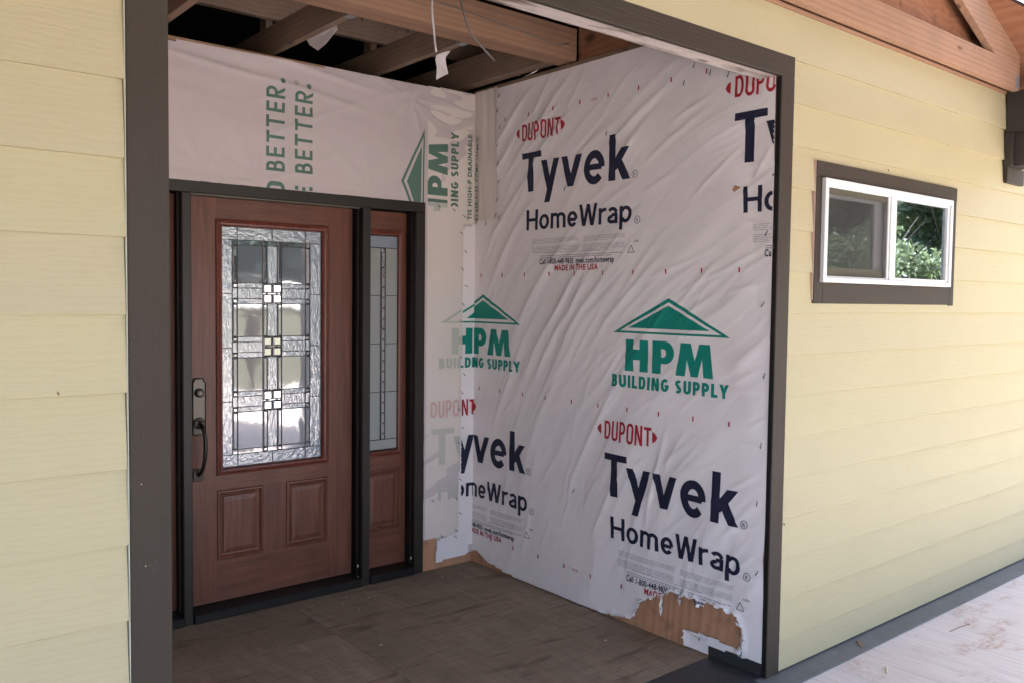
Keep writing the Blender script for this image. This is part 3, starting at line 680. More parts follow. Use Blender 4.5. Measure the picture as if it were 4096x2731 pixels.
# ---- door unit frame
df = thing('door_frame', 'dark brown painted frame and posts around the front door and sidelights', 'door frame', (.45, YF, 0))
box('head_casing', M['frame'], df, -.40, 1.314, YF, YF+.02, 2.10, 2.158, .003)
box('head_jamb', M['frame'], df, -.40, 1.30, YF+.0205, 2.26, 2.108, 2.156, .002)
box('side_casing', M['frame'], df, 1.252, 1.314, YF, YF+.02, 0, 2.0995, .003)
box('side_casing', M['frame'], df, -.40, -.36, YF, YF+.02, 0, 2.0995, .003)
for x0, x1 in ((-.074, -.030), (.906, .954)):
    box('mullion_post', M['frame'], df, x0, x1, YF, YF+.018, .0, 2.0995, .003)
    box('mullion_jamb', M['black'], df, x0+.002, x1-.002, YF+.0185, 2.26, .0, 2.107, .002)
    box('stop_bead', M['frame'], df, x0-.006, x0+.0015, YF+.05, YF+.062, .05, 2.105, .001)
box('side_jamb', M['black'], df, 1.254, 1.30, YF+.0205, 2.26, 0, 2.107, .002)
box('stop_bead', M['frame'], df, 1.247, 1.2535, YF+.04, YF+.05, .05, 2.105, .001)
box('weatherstrip', M['bronze_l'], df, -.028, .904, YF+.03, YF+.05, 2.094, 2.1075, .002)
for (x0, x1) in ((-.34, -.076), (-.028, .904), (.956, 1.252)):
    box('threshold', M['black'], df, x0, x1, YF-.012, 2.26, .001, .047, .004)
for x, z in ((.897, .11), (.897, .045), (1.249, .09)): box('shim_fleck', M['splinter'], df, x-.004, x+.004, YF+.03, YF+.034, z-.008, z+.006, .001)

# ---- leaded glass doors
def rail(parent, x0, x1, z0, z1, ax): return box('stile' if ax == 'z' else 'rail', M['door_'+ax], parent, x0, x1, YD, YD+.045, z0, z1, 0)
def raised_panel(parent, x0, x1, z0, z1):
    def rr(i, y): return [(x0+i, y, z0+i), (x1-i, y, z0+i), (x1-i, y, z1-i), (x0+i, y, z1-i)]
    prof = [(0, YD-.001), (.004, YD-.007), (.011, YD-.008), (.017, YD-.002), (.022, YD+.007), (.030, YD+.008), (.034, YD+.001), (.058, YD-.004), (.064, YD-.004)]
    if x1-x0 < .2: pass
    m = MB(); n = 0
    for i, y in prof: m.v += rr(i, y)
    for k in range(len(prof)-1):
        for j in range(4): m.f.append((4*k+j, 4*k+(j+1) % 4, 4*k+4+(j+1) % 4, 4*k+4+j))
    e = 4*(len(prof)-1); m.f.append((e, e+1, e+2, e+3))
    return m.build('raised_panel', M['mould'] if 0 else M['door_z'], parent)
def lite_frame(parent, x0, x1, z0, z1, wd):
    m = MB(); prof = [(0, YD), (.002, YD-.010), (.008, YD-.013), (.014, YD-.008), (.020, YD-.012), (.028, YD-.010), (wd, YD+.004), (wd, YD+.02)]
    for i, y in prof: m.v += [(x0+i, y, z0+i), (x1-i, y, z0+i), (x1-i, y, z1-i), (x0+i, y, z1-i)]
    for k in range(len(prof)-1):
        for j in range(4): m.f.append((4*k+j, 4*k+(j+1) % 4, 4*k+4+(j+1) % 4, 4*k+4+j))
    return m.build('lite_frame', M['mould'], parent)
GY = YD+.008
def glass(parent, m, x0, x1, z0, z1, name='glass_piece', y=GY, bev=0):
    mb = MB()
    if bev:
        mb.add([(x0, y, z0), (x1, y, z0), (x1, y, z1), (x0, y, z1), (x0+bev, y-.004, z0+bev), (x1-bev, y-.004, z0+bev), (x1-bev, y-.004, z1-bev), (x0+bev, y-.004, z1-bev)],
               [(4, 5, 6, 7), (0, 1, 5, 4), (1, 2, 6, 5), (2, 3, 7, 6), (3, 0, 4, 7)])
    else: mb.box(x0, x1, y, y+.003, z0, z1)
    return mb.build(name, m, parent)
def came(parent, pts, w=.0040):
    w = min(w, .0042)
    (xa, za), (xb, zb) = pts
    if abs(xa-xb) < 1e-6: return box('lead_came', M['came'], parent, xa-w/2, xa+w/2, GY-.0022, GY+.001, min(za, zb), max(za, zb), 0)
    return box('lead_came', M['came'], parent, min(xa, xb), max(xa, xb), GY-.0026, GY+.001, za-w/2, za+w/2, 0)

dr = thing('front_door', 'red brown wooden front door with a leaded glass light and two raised panels', 'door', (.45, YD, .05))
X0, X1, DZ0, DZ1 = .006, .897, .052, 2.098
rail(dr, X0, .128, DZ0, DZ1, 'z'); rail(dr, .749, X1, DZ0, DZ1, 'z')
rail(dr, .1281, .7489, 1.993, DZ1, 'x'); rail(dr, .1281, .7489, .622, .700, 'x'); rail(dr, .1281, .7489, DZ0, .262, 'x')
box('mullion', M['door_z'], dr, .3755, .5005, YD, YD+.045, .2622, .6219, 0)
raised_panel(dr, .1285, .375, .2625, .6215); raised_panel(dr, .501, .7485, .2625, .6215)
lite_frame(dr, .126, .751, .699, 1.994, .036)
gl = thing('leaded_glass', '', '', (0, 0, 0)) if 0 else MB().box(.155, .712, GY+.006, GY+.010, .73, 1.965).build('glass_light', M['gclear'], dr)
gx = [.162, .2145, .2415, .377, .402, .457, .482, .617, .6445, .7145-.012]
rowsz = [1.955, 1.893, 1.869]
grp = [1.675, 1.400, 1.120]
# border of hammered glass
Zb = [1.955, 1.620, 1.345, 1.070, .738]
for a, b in zip(Zb, Zb[1:]):
    glass(gl, M['gtex'], gx[0], gx[1]-.001, (b if b != .738 else .797), a if a != 1.955 else 1.893); glass(gl, M['gtex'], gx[8]+.001, gx[9], (b if b != .738 else .797), a if a != 1.955 else 1.893)
for a, b in ((gx[0], gx[2]), (gx[2], .430), (.430, gx[7]), (gx[7], gx[9])):
    glass(gl, M['grain_glass'], a, b, 1.8935, 1.955); glass(gl, M['grain_glass'], a, b, .738, .7965)
for x in (gx[2], .430, gx[7]): came(gl, ((x, 1.893), (x, 1.955))); came(gl, ((x, .738), (x, .797)))
for z in (1.620, 1.345, 1.070): came(gl, ((gx[0], z), (gx[1], z))); came(gl, ((gx[8], z), (gx[9], z)))
came(gl, ((gx[0], 1.893), (gx[9], 1.893))); came(gl, ((gx[0], .797), (gx[9], .797)))
for x in (gx[1], gx[2], gx[3], gx[4], gx[5], gx[6], gx[7], gx[8]):
    came(gl, ((x, .797), (x, 1.893)), .005)
for z in (1.869, .822): came(gl, ((gx[1], z), (gx[8], z)), .005)
bays = []
zt = 1.869
for g in grp:
    z1, z2, z3, z4 = g, g-.0265, g-.080, g-.1065
    for z in (z1, z2, z3, z4):
        came(gl, ((gx[1], z), (gx[3], z)), .005); came(gl, ((gx[6], z), (gx[8], z)), .005)
    came(gl, ((gx[3], z1), (gx[6], z1)), .005); came(gl, ((gx[3], z4), (gx[6], z4)), .005)
    for xa, xb in ((gx[2], gx[3]), (gx[6], gx[7])):
        glass(gl, M['gtex'], xa, xb, z3, z2); glass(gl, M['grain_glass'], xa, xb, z2, z1); glass(gl, M['grain_glass'], xa, xb, z4, z3)
    for xa, xb in ((gx[1], gx[2]), (gx[7], gx[8])):
        glass(gl, M['gtex'], xa, xb, z3, z2)
        for za, zb in ((z2, z1), (z4, z3)): glass(gl, M['gbev'], xa+.002, xb-.002, za+.002, zb-.002, 'bevel_jewel', GY-.001, .006)
    cm = (gx[3]+gx[6])/2
    for xa, xb in ((gx[3]+.003, cm-.003), (cm+.003, gx[6]-.003)):
        for za, zb in (((z1+z4)/2+.003, z1-.003), (z4+.003, (z1+z4)/2-.003)):
            glass(gl, M['gbev'], xa, xb, za, zb, 'bevel_square', GY-.001, .007)
    bays.append((z1, zt)); zt = z4
bays.append((.822, zt))
for za, zb in bays:
    glass(gl, M['gtex'], gx[4], gx[5], za, zb)
    for xa, xb in ((gx[2], gx[3]), (gx[6], gx[7])): glass(gl, M['gclear'], xa, xb, za, zb)
    for xa, xb in ((gx[1], gx[2]), (gx[3], gx[4]), (gx[5], gx[6]), (gx[7], gx[8])): glass(gl, M['gbev'] if za > 1.6 else M['gclear'], xa+.002, xb-.002, za+.002, zb-.002, 'bevel_strip', GY-.0005, .005)
for xa, xb in ((gx[1], gx[3]), (gx[4], gx[5]), (gx[6], gx[8])): glass(gl, M['gbev'], xa, xb, 1.870, 1.892); glass(gl, M['gclear'], xa, xb, .798, .821)
for xa in (gx[3], gx[5]):
    for z in (1.870, .799): glass(gl, M['gbev'], xa+.001, xa+.024, z, z+.022, 'bevel_jewel', GY-.001, .006)
# handle set
hs = MB()
hp = [(.006, .93), (.006, 1.178), (.014, 1.186), (.014, 1.198), (.058, 1.198), (.058, 1.186), (.068, 1.178), (.068, .93), (.058, .918), (.014, .918)]
hs.prism(hp, 'y', YD-.010, YD); ho = hs.build('handle_plate', M['bronze_l'], dr, .003, seg=2)
m = MB()
for a, b in zip(hp, hp[1:]+hp[:1]): m.tube([(a[0], YD-.009, a[1]), (b[0], YD-.009, b[1])], .0035, 6)
m.build('plate_rim', M['bronze'], ho, smooth=True)
MB().tube([(.037, YD-.008, 1.128), (.037, YD-.022, 1.128), (.037, YD-.028, 1.128)], [.024, .022, .017], 20).build('deadbolt', M['bronze'], ho, .001, smooth=False)
MB().tube([(.037, YD-.028, 1.128), (.037, YD-.0315, 1.128)], .009, 12).build('keyhole_plug', M['bronze_l'], ho)
MB().tube([(.037, YD-.008, .975), (.037, YD-.020, .975)], [.031, .026], 20).build('thumb_rose', M['bronze'], ho)
MB().box(.024, .048, YD-.062, YD-.018, .985, .992).build('thumb_latch', M['bronze'], ho, .003)
gp = [(.037, YD-.018, .972), (.038, YD-.040, .968), (.042, YD-.060, .945), (.046, YD-.070, .90), (.046, YD-.072, .85), (.043, YD-.068, .80), (.038, YD-.055, .755), (.034, YD-.035, .728), (.033, YD-.012, .715)]
MB().tube(gp, [.011, .011, .010, .010, .011, .010, .009, .008, .009], 12).build('grip', M['bronze'], ho, smooth=True)
MB().prism([(.012, .683), (.006, .695), (.006, .735), (.012, .748), (.052, .748), (.058, .735), (.058, .695), (.052, .683)], 'y', YD-.010, YD).build('grip_base', M['bronze'], ho, .002)

def sidelight(name, label, x0, x1, mir):
    t = thing(name, label, 'sidelight', ((x0+x1)/2, YD, .05))
    rail(t, x0, x0+.018, DZ0, DZ1, 'z'); rail(t, x1-.030, x1, DZ0, DZ1, 'z')
    a, b = x0+.018, x1-.030
    rail(t, a, b, 1.993, DZ1, 'x'); rail(t, a, b, .622, .700, 'x'); rail(t, a, b, DZ0, .262, 'x')
    raised_panel(t, a, b, .2625, .6215); lite_frame(t, a-.002, b+.002, .699, 1.994, .030)
    g0, g1 = a+.028, b-.028; c0, c1 = (g0+g1)/2-.016, (g0+g1)/2+.016
    g = MB().box(g0-.004, g1+.004, GY+.006, GY+.010, .735, 1.960).build('glass_light', M['gside'], t)
    glass(g, M['grain_glass'], g0, g1, 1.893, 1.957); glass(g, M['gside'], g0, g1, .737, .793)
    zz = [1.892, 1.620, 1.345, 1.068, .793]
    for z in zz: came(g, ((g0, z), (c0, z)), .005); came(g, ((c1, z), (g1, z)), .005)
    came(g, ((g0, 1.892), (g1, 1.892)), .005); came(g, ((g0, .793), (g1, .793)), .005); came(g, ((c0, .793), (c0, 1.892)), .0045); came(g, ((c1, .793), (c1, 1.892)), .0045)
    for za, zb in zip(zz[1:], zz): glass(g, M['gside'], g0, c0, za, zb); glass(g, M['gside'], c1, g1, za, zb)
    k = 1.892; 
    while k > .80:
        L = .06 if int(k*100) % 3 else .022; zb = k; za = max(.794, k-L); glass(g, M['gbev'], c0+.003, c1-.003, za+.001, zb-.001, 'bevel_jewel', GY-.0005, .004 if L > .03 else .008); k = za
    return t
sidelight('sidelight', 'narrow wooden sidelight with satin leaded glass right of the front door', .960, 1.252, 0)
sidelight('sidelight', 'sliver of wooden sidelight between the left trim post and the front door', -.360, -.076, 1)

# ================================================================== HOUSE WRAP
tear = tear_raw
tear = [(YB-y, z) for y, z in tear]
hem = [(-.1, .10), (.0, .060), (.05, .078), (.10, .066), (.19, .034), (.235, .036), (.27, .027), (.42, .012), (.7, .008), (1.13, .006)]
def side_keep(u, z):
    k = (u >= 0) & (z > np.interp(u, [p[0] for p in hem], [p[1] for p in hem])) & (z < 2.829)
    k &= ~inpoly(u, z, tear); k &= ~((u > YB-.303) & (z < .052+.01*np.clip((u-1.8)/.3, 0, 1)))
    return k
sws = thing('side_house_wrap', 'wrinkled white wrap sheet with large navy, red and green lettering on the side wall', 'house wrap', (XS, 1.05, 0))
sheet('wrap_sheet', M['wrap'], sws, S, 0, 2.088, 0, 2.83, .0085, side_keep)
pclip = lambda a, b: side_keep(a, b) & (a < 2.086)
def cluster(dy, dz, parent=sws, fn=S, M_=None, clip=pclip, full=True):
    nv, rd, gy = (M['ink_navy'], M['ink_red'], M['ink_grey']) if M_ is None else M_
    U = lambda y: YB-(y+dy)
    # maker's oval mark
    lay('printed_word', rd, parent, fn, 'DUPONT', U(1.660), 2.486+dz, .104, .307, .135, .11, .80, .13, clip=clip)
    z = 2.539+dz
    layp('printed_mark', rd, parent, fn, [(U(1.683), z-.027), (U(1.683), z+.027), (U(1.700), z+.017), (U(1.710), z), (U(1.700), z-.017)], clip=clip)
    layp('printed_mark', rd, parent, fn, [(U(1.338), z-.029), (U(1.338), z+.029), (U(1.318), z+.017), (U(1.308), z), (U(1.318), z-.017)], clip=clip)
    big_word(nv, parent, fn, U(1.654), 2.206+dz, clip)
    ring('printed_mark', nv, parent, fn, U(.808), 2.225+dz, .0175, .0028, clip); small('printed_mark', nv, parent, fn, 'R', U(.815), 2.216+dz, .013, .018, clip=clip)
    lay('printed_word', nv, parent, fn, 'HomeWrap', U(1.604), 1.992+dz, .112, .785, .152, .09, clip=clip)
    ring('printed_mark', nv, parent, fn, U(.782), 2.002+dz, .0175, .0028, clip); small('printed_mark', nv, parent, fn, 'R', U(.789), 1.993+dz, .013, .018, clip=clip)
    V = []; F = []
    rr = random.Random(3)
    def bars(y0, y1, zz, n, pitch=.0075, hgt=.0017):
        for i in range(n):
            yy = y0
            while yy > y1+(.12 if i == n-1 else 0):
                L = rr.uniform(.012, .05); a = U(yy); b = U(max(y1, yy-L)); c = zz-i*pitch; k = len(V)
                V.extend([(a, c, .0023), (b, c, .0023), (b, c+hgt, .0023), (a, c+hgt, .0023)]); F.append((k, k+1, k+2, k+3)); yy -= L+.004
    bars(1.555, 1.19, 1.938+dz, 4); bars(1.555, 1.19, 1.895+dz, 5); bars(1.155, .86, 1.938+dz, 4); bars(1.155, .86, 1.895+dz, 5); bars(1.46, .93, 1.862+dz, 1)
    bars(1.49, .87, 1.845+dz, 2, .010, .0032)
    flat('printed_fine_lines', gy, parent, fn, V, F, clip)
    small('printed_word', nv, parent, fn, 'Call 1-800-448-9835  tyvek.com/homewrap', U(1.493), 1.802+dz, .566, .030, clip=clip, bold=.025)
    small('printed_word', rd, parent, fn, 'MADE IN THE USA', U(1.372), 1.766+dz, .330, .030, clip=clip, bold=.03)
    small('printed_word', nv, parent, fn, 'USA', U(.800), 1.893+dz, .032, .012, clip=clip)
    for a, b in (((.838, 1.845), (.818, 1.880)), ((.818, 1.880), (.796, 1.845)), ((.796, 1.845), (.838, 1.845))):
        rows = ribbon([(U(a[0]), a[1]+dz), (U(b[0]), b[1]+dz)], .003, None, None, .02, 1)
        VV = [(p[0], p[1], .0023) for r_ in rows for p in r_]; flat('printed_mark', nv, parent, fn, VV, [(2*i, 2*i+1, 2*i+3, 2*i+2) for i in range(len(rows)-1)], clip)
def supply(yc, za, parent=sws, fn=S, m=None, clip=pclip, part=None):
    """gable mark with three big letters and the words below; yc = apex, za = apex height"""
    m = m or M['ink_green']; U = lambda y: YB-(y+yc)
    V = []; F = []
    A_, B_, C_ = (.355, -.172), (0, 0), (-.352, -.172)
    def q(p): return (U(p[0]), za+p[1])
    outer = [q(A_), q(B_), q(C_)]; inner = [q((.308, -.162)), q((0, -.020)), q((-.305, -.162))]
    for i in range(3):
        layp('printed_mark', m, parent, fn, [outer[i], outer[(i+1) % 3], inner[(i+1) % 3], inner[i]], clip=clip)
    layp('printed_mark', m, parent, fn, [q((.250, -.146)), q((0, -.036)), q((-.242, -.146))], clip=clip)
    block_letters(m, parent, fn, U(.266), za-.357, clip=clip)
    lay('printed_word', m, parent, fn, 'BUILDING SUPPLY', U(.357), za-.440, .062, .704, .225, .15, clip=clip)
cluster(0, 0); cluster(-.682, -1.582); cluster(.757, -1.582); cluster(-1.434, .0)
supply(.574, 1.622); supply(2.004, 1.636)
for z, ys in ((2.636, [1.813-.2045*i for i in range(9)]), (1.748, [2.03-.205*i for i in range(10)]), (1.073, [2.038-.2025*i for i in range(10)]), (.178, [1.9-.211*i for i in range(6)])):
    V = []; F = []
    for y in ys:
        a = YB-y; k = len(V); V += [(a-.004, z-.011, .0023), (a+.004, z-.011, .0023), (a+.004, z+.011, .0023), (a-.004, z+.011, .0023)]; F.append((k, k+1, k+2, k+3))
    o = flat('printed_tick_row', M['ink_red'], sws, S, V, F, pclip)
small('printed_word', M['ink_red'], sws, S, '733203', YB-1.12, 2.627, .045, .014, clip=pclip); small('printed_word', M['ink_red'], sws, S, '733203', YB-1.20, .170, .045, .014, clip=pclip)
fr2 = random.Random(4)
for k in range(2, len(tear)-6, 3):
    (a0, b0), (a1, b1) = tear[k], tear[k+1]; L_ = math.hypot(a1-a0, b1-b0)+1e-6; nx, nz = -(b1-b0)/L_, (a1-a0)/L_; dd = fr2.uniform(.008, .022)
    ma, mz = (a0+a1)/2, (b0+b1)/2
    q = MB(); P_ = [S(a, b, o) for a, b, o in ((a0, b0, 0), (a1, b1, 0), (a1+nx*dd*.5, b1+nz*dd*.5, .010), (ma+nx*dd, mz+nz*dd, .006), (a0+nx*dd*.6, b0+nz*dd*.6, .012))]
    q.v = [tuple(float(t_) for t_ in np.ravel(p)) for p in P_]; q.f = [(0, 1, 2, 3, 4)]; q.build('torn_flap', M['wrap'], sws)
# translucent strip left at the torn corner
layp('torn_film', M['wrap_cream'], sws, S, [(YB-.155, .05), (YB-.12, .05), (YB-.06, .075), (YB-.05, .16), (YB-.085, .22), (YB-.118, .232), (YB-.128, .15), (YB-.11, .10)], off=-.002)
layp('punched_hole', M['ply'], sws, S, [(YB-.225, 2.093), (YB-.218, 2.116), (YB-.182, 2.103), (YB-.216, 2.085)], off=.0016)
layp('hole_flap', M['wrap'], sws, S, [(YB-.228, 2.118), (YB-.212, 2.122), (YB-.214, 2.104)], off=.006)

bws = thing('back_house_wrap', 'pinkish building wrap above the front door with dull green lettering turned on its side', 'house wrap', (.4, YB, 2.2))
def back_keep(x, z):
    k = (z < 2.806+.013*np.clip(x, 0, 1.6)+.003*np.sin(x*9)) & (x < XS-.003)
    k &= ~((x < 1.318) & (z < 2.152)); k &= ~((x > 1.3) & (z < np.where(x > 1.405, .048+.035*(x-1.4), .188)))
    return k
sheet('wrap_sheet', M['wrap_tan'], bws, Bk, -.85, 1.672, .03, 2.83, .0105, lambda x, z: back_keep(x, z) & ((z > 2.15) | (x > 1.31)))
bclip = lambda x, z: (z > 2.158) & (z < 2.79)
lay('printed_word', M['ink_dull'], bws, Bk, 'BETTER', .448, 2.245, .100, .425, .160, .19, rot=True, off=.0015)
lay('printed_word', M['ink_dull'], bws, Bk, 'BETTER', .603, 2.248, .100, .420, .160, .19, rot=True, off=.0015)
for x, z in ((.438, 2.705), (.582, 2.698)): layp('printed_mark', M['ink_dull'], bws, Bk, [(x+.014*math.cos(t*.628), z+.014*math.sin(t*.628)) for t in range(10)], off=.0015)
ring('printed_mark', M['ink_dull'], bws, Bk, .512, 2.708, .012, .002); small('printed_mark', M['ink_dull'], bws, Bk, 'R', .519, 2.702, .011, .013, rot=True)
lay('printed_word', M['ink_dull'], bws, Bk, 'O', .448, 2.118, .100, .075, .19, .1, rot=True, off=.0015, clip=bclip)
lay('printed_word', M['ink_dull'], bws, Bk, 'E', .603, 2.116, .100, .065, .19, .1, rot=True, off=.0015, clip=bclip)
# the sheet lapped round the corner, with the turned gable mark
ov = thing('corner_wrap_overlay', 'cream wrap overlay in the corner with green gable logo letters turned on their side', 'house wrap', (1.5, YB, 0))
def ovf(a, z, off=0.0):
    """a: distance along back wall from x=1.326, turning the corner at .349 onto the side wall"""
    a = np.asarray(a, float); z = np.asarray(z, float); L = XS-.010-1.326
    q = (a-L)+.07*(z-2.4)+.05*(fbm(a*5+2, z*2.2, 3)-.5); wob = .012*(1-np.abs(2*vnoise(q*34+5, z*1.3)-1))**2*np.clip((a-L)/.04, 0, 1)
    hb = .006+.003*fbm(a*9, z*5)+off; 
    x = np.where(a < L, 1.326+a, XS-.010-wob-off-.006*fbm(a*5, z*8)); y = np.where(a < L, YB-hb-.003, YB-.010-(a-L))
    return np.stack([x, y, z], -1)
LC = XS-.010-1.326
def ov_keep(a, z):
    k = (z < 2.822+.004*np.sin(a*40)+.014*(a > LC)) & ((a < LC) | (z > 2.075+.6*(a-LC)*0)) & (z > .19)
    k &= ~((a > .262) & (z < 2.055) & (a < LC)); k &= ~((a < .0+.0*z))
    return k
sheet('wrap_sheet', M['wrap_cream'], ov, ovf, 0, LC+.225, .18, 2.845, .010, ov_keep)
oc = lambda a, z: ov_keep(a, z) & (z > 2.165)
block_letters(M['ink_dull'], ov, ovf, 1.466-1.326, 2.062, .848, .90, True, step=.005, clip=lambda a, z: z > 2.165)
block_letters(M['gh_green'], ov, ovf, 1.466-1.326, 2.062, .848, .90, True, step=.005, clip=lambda a, z: (z < 2.163) & (z > 2.115), which='H')
lay('printed_word', M['ink_dull'], ov, ovf, 'BUILDING SUPPLY', 1.543-1.326, 1.982, .054, .60, .225, .15, rot=True, off=.002, clip=lambda a, z: z > 2.15)
small('printed_word', M['ink_dull'], ov, ovf, 'TIS HIGH-P DRAINABLE', 1.640-1.326, 2.078, .508, .030, rot=True, off=.004, bold=.04)
small('printed_word', M['ink_dull'], ov, ovf, 'ES ESR-4132  CCMC 14120-R', LC+.052, 2.078, .490, .026, rot=True, off=.006, bold=.028)
# turned gable on the back sheet: outline and fill, cut by the door casing and the overlay edge
G = lambda *p: [(1.326+q[0], q[1]) for q in p]
gc = lambda x, z: (z > 2.160) & (x < 1.322)
ap, bt, bb = (1.148, 2.268), (1.304, 2.578), (1.304, 1.96)
api, bti, bbi = (1.166, 2.268), (1.294, 2.530), (1.294, 2.01)
for a, b, c, d in ((bt, ap, api, bti), (ap, bb, bbi, api), (bb, bt, bti, bbi)):
    layp('printed_mark', M['ink_dull'], bws, Bk, [a, b, c, d], off=.0016, clip=gc)
layp('printed_mark', M['ink_dull'], bws, Bk, [(1.284, 2.478), (1.186, 2.268), (1.284, 2.06)], off=.0016, clip=gc)
# print of the side sheet's turned edge showing faintly through the overlay
gm = (M['gh_navy'], M['gh_red'], M['gh_navy'])
def ghost(a, z, off=0.0): return ovf(np.asarray(a)+LC, z, off+.0012)
gk = lambda a, z: (a < -.087) & (a > -LC+.004)
lay('printed_word', M['gh_red'], ov, ghost, 'DUPONT', YB-2.417, .904, .104, .307, .135, .11, .80, .13, clip=gk)
big_word(M['gh_navy'], ov, ghost, YB-2.411, .624, gk)
lay('printed_word', M['gh_navy'], ov, ghost, 'HomeWrap', YB-2.361, .410, .112, .785, .152, .09, clip=gk)
block_letters(M['gh_green'], ov, ghost, YB-2.270, 1.279, clip=gk)
lay('printed_word', M['gh_green'], ov, ghost, 'BUILDING SUPPLY', YB-2.361, 1.196, .062, .704, .225, .15, clip=gk)
layp('printed_mark', M['gh_green'], ov, ghost, [(-.249, 1.464), (-.06, 1.56), (-.06, 1.548), (-.19, 1.474), (-.05, 1.472), (-.05, 1.464)], clip=gk)
# turned edge of the side sheet on the back wall
te = thing('turned_wrap_edge', 'narrow white strip of building wrap stapled into the alcove corner', 'house wrap', (1.62, YB, 0))
def tef(x, z, off=0.0):
    x = np.asarray(x, float); z = np.asarray(z, float)
    return np.stack([x, YB-.014-.003*fbm(x*8, z*6)-off, z], -1)
def te_edge(z): return np.interp(z, [0, .05, .17, .2, .6, 1.2, 1.8, 2.05], [1.40, 1.40, 1.41, 1.56, 1.566, 1.575, 1.583, 1.586])
def te_keep(x, z): return (x > te_edge(z)) & (z < 2.055-.02*np.sin(x*40)) & (z > .042+.06*(x-1.4)+np.where(x > 1.64, .05, 0))
sheet('wrap_sheet', M['wrap'], te, tef, 1.40, XS-.004, .03, 2.06, .010, te_keep)
tk = lambda a, z: te_keep(1.326+LC+a+.0, z) & (a > -.10)
def teg(a, z, off=0.0): return tef(np.asarray(a)+XS-.004, z, off)
tk = lambda a, z: (a > -.092) & (a < 0)
lay('printed_word', M['ink_red'], te, teg, 'DUPONT', YB-2.417, .904, .104, .307, .135, .11, .80, .13, clip=tk)
big_word(M['ink_navy'], te, teg, YB-2.411, .624, tk)
lay('printed_word', M['ink_navy'], te, teg, 'HomeWrap', YB-2.361, .410, .112, .785, .152, .09, clip=tk)
block_letters(M['ink_green'], te, teg, YB-2.270, 1.279, clip=tk)
lay('printed_word', M['ink_green'], te, teg, 'BUILDING SUPPLY', YB-2.361, 1.196, .062, .704, .225, .15, clip=tk)
layp('printed_mark', M['ink_green'], te, teg, [(-.10, 1.529), (0, 1.579), (0, 1.566), (-.10, 1.515)], clip=tk)
layp('printed_mark', M['ink_green'], te, teg, [(-.10, 1.490), (-.06, 1.490), (0, 1.528), (0, 1.492), (-.02, 1.490)], clip=tk)
layp('printed_mark', M['ink_green'], te, teg, [(-.10, 1.464), (0, 1.464), (0, 1.474), (-.10, 1.474)], clip=tk)
# staples with dark ink ends
def staple(parent, p, ang, n):
    m = MB(); L = .013; d = Vector((0, math.cos(ang), math.sin(ang))) if n == 'x' else Vector((math.cos(ang), 0, math.sin(ang)))
    o = Vector((-.004, 0, 0)) if n == 'x' else Vector((0, -.004, 0)); q = d.cross(o).normalized()*.004
    p = Vector(p); m.tube([p-d*L+q, p-d*L*.7+o*.3, p+d*L*.5+o*.3, p+d*L*.75-q*1.5], [.0016, .0026, .0012, .0018], 5); m.build('staple', M['staple'], parent)
for y, z in [(1.851, 2.288), (1.867, 2.186), (1.835, 2.084), (1.877, 2.095), (1.973, 2.056), (2.06, 2.066), (.452, 2.678), (.359, 2.627), (.509, 2.609), (.262, 2.60), (1.86, 2.78), (1.87, 2.70), (1.845, 2.60), (1.865, 2.50), (1.85, 2.39), (.05, .45), (.06, .75), (.05, 1.0), (.045, 1.3), (.06, 1.6), (.05, 1.9), (.35, .07), (.12, .07), (1.30, 2.2), (1.0, 2.45), (.8, 1.5), (1.2, .6)]:
    p = S(YB-y, z); staple(sws, (p[0]-.003-(.012 if y > 1.83 else 0), p[1], p[2]), 1.9+random.random()*.7, 'x')
for x, z in [(1.4, 2.145), (1.506, 2.131), (1.581, 2.099), (1.563, 1.999), (1.593, 1.891), (1.572, 1.787), (1.6, 1.685), (1.582, 1.574), (1.564, 1.475), (1.589, 1.363), (1.565, 1.262), (1.591, 1.159), (1.579, 1.049), (1.558, .947), (1.584, .836), (1.555, .747), (1.568, .523), (1.543, .408), (1.571, .316), (1.545, .215), (1.44, .197), (1.54, .176), (1.332, .172), (1.37, .42)]:
    staple(te, (x, YB-.021, z), 2.0+random.random()*.5, 'y')

# ---- black flashing membrane
mb = thing('flashing_membrane', 'flashing membrane, grey along the wall foot and black across the alcove entrance', 'membrane', (1.7, 0, 0))
box('entrance_strip', M['membrane'], mb, -.86, XS-.002, -.02, .297, -.019, .002, .001)
box('wall_foot_strip', M['membrane_g'], mb, XR-.05, 8.6, -.113, .021, -.003, .0035, .0005)
box('wall_foot_strip', M['membrane_g'], mb, -5.2, XL-.002, -.113, .021, -.003, .0035, .0005)
V = [(YB-.304, .003), (YB-.304, .052), (YB-.022, .061), (YB-.022, .003)]
MB().add([(XS-.004, .304, .002), (XS-.004, .021, .002), (XS-.005, .021, .061), (XS-.005, .304, .052)], [(0, 1, 2, 3)]).build('upturned_edge', M['membrane'], mb)

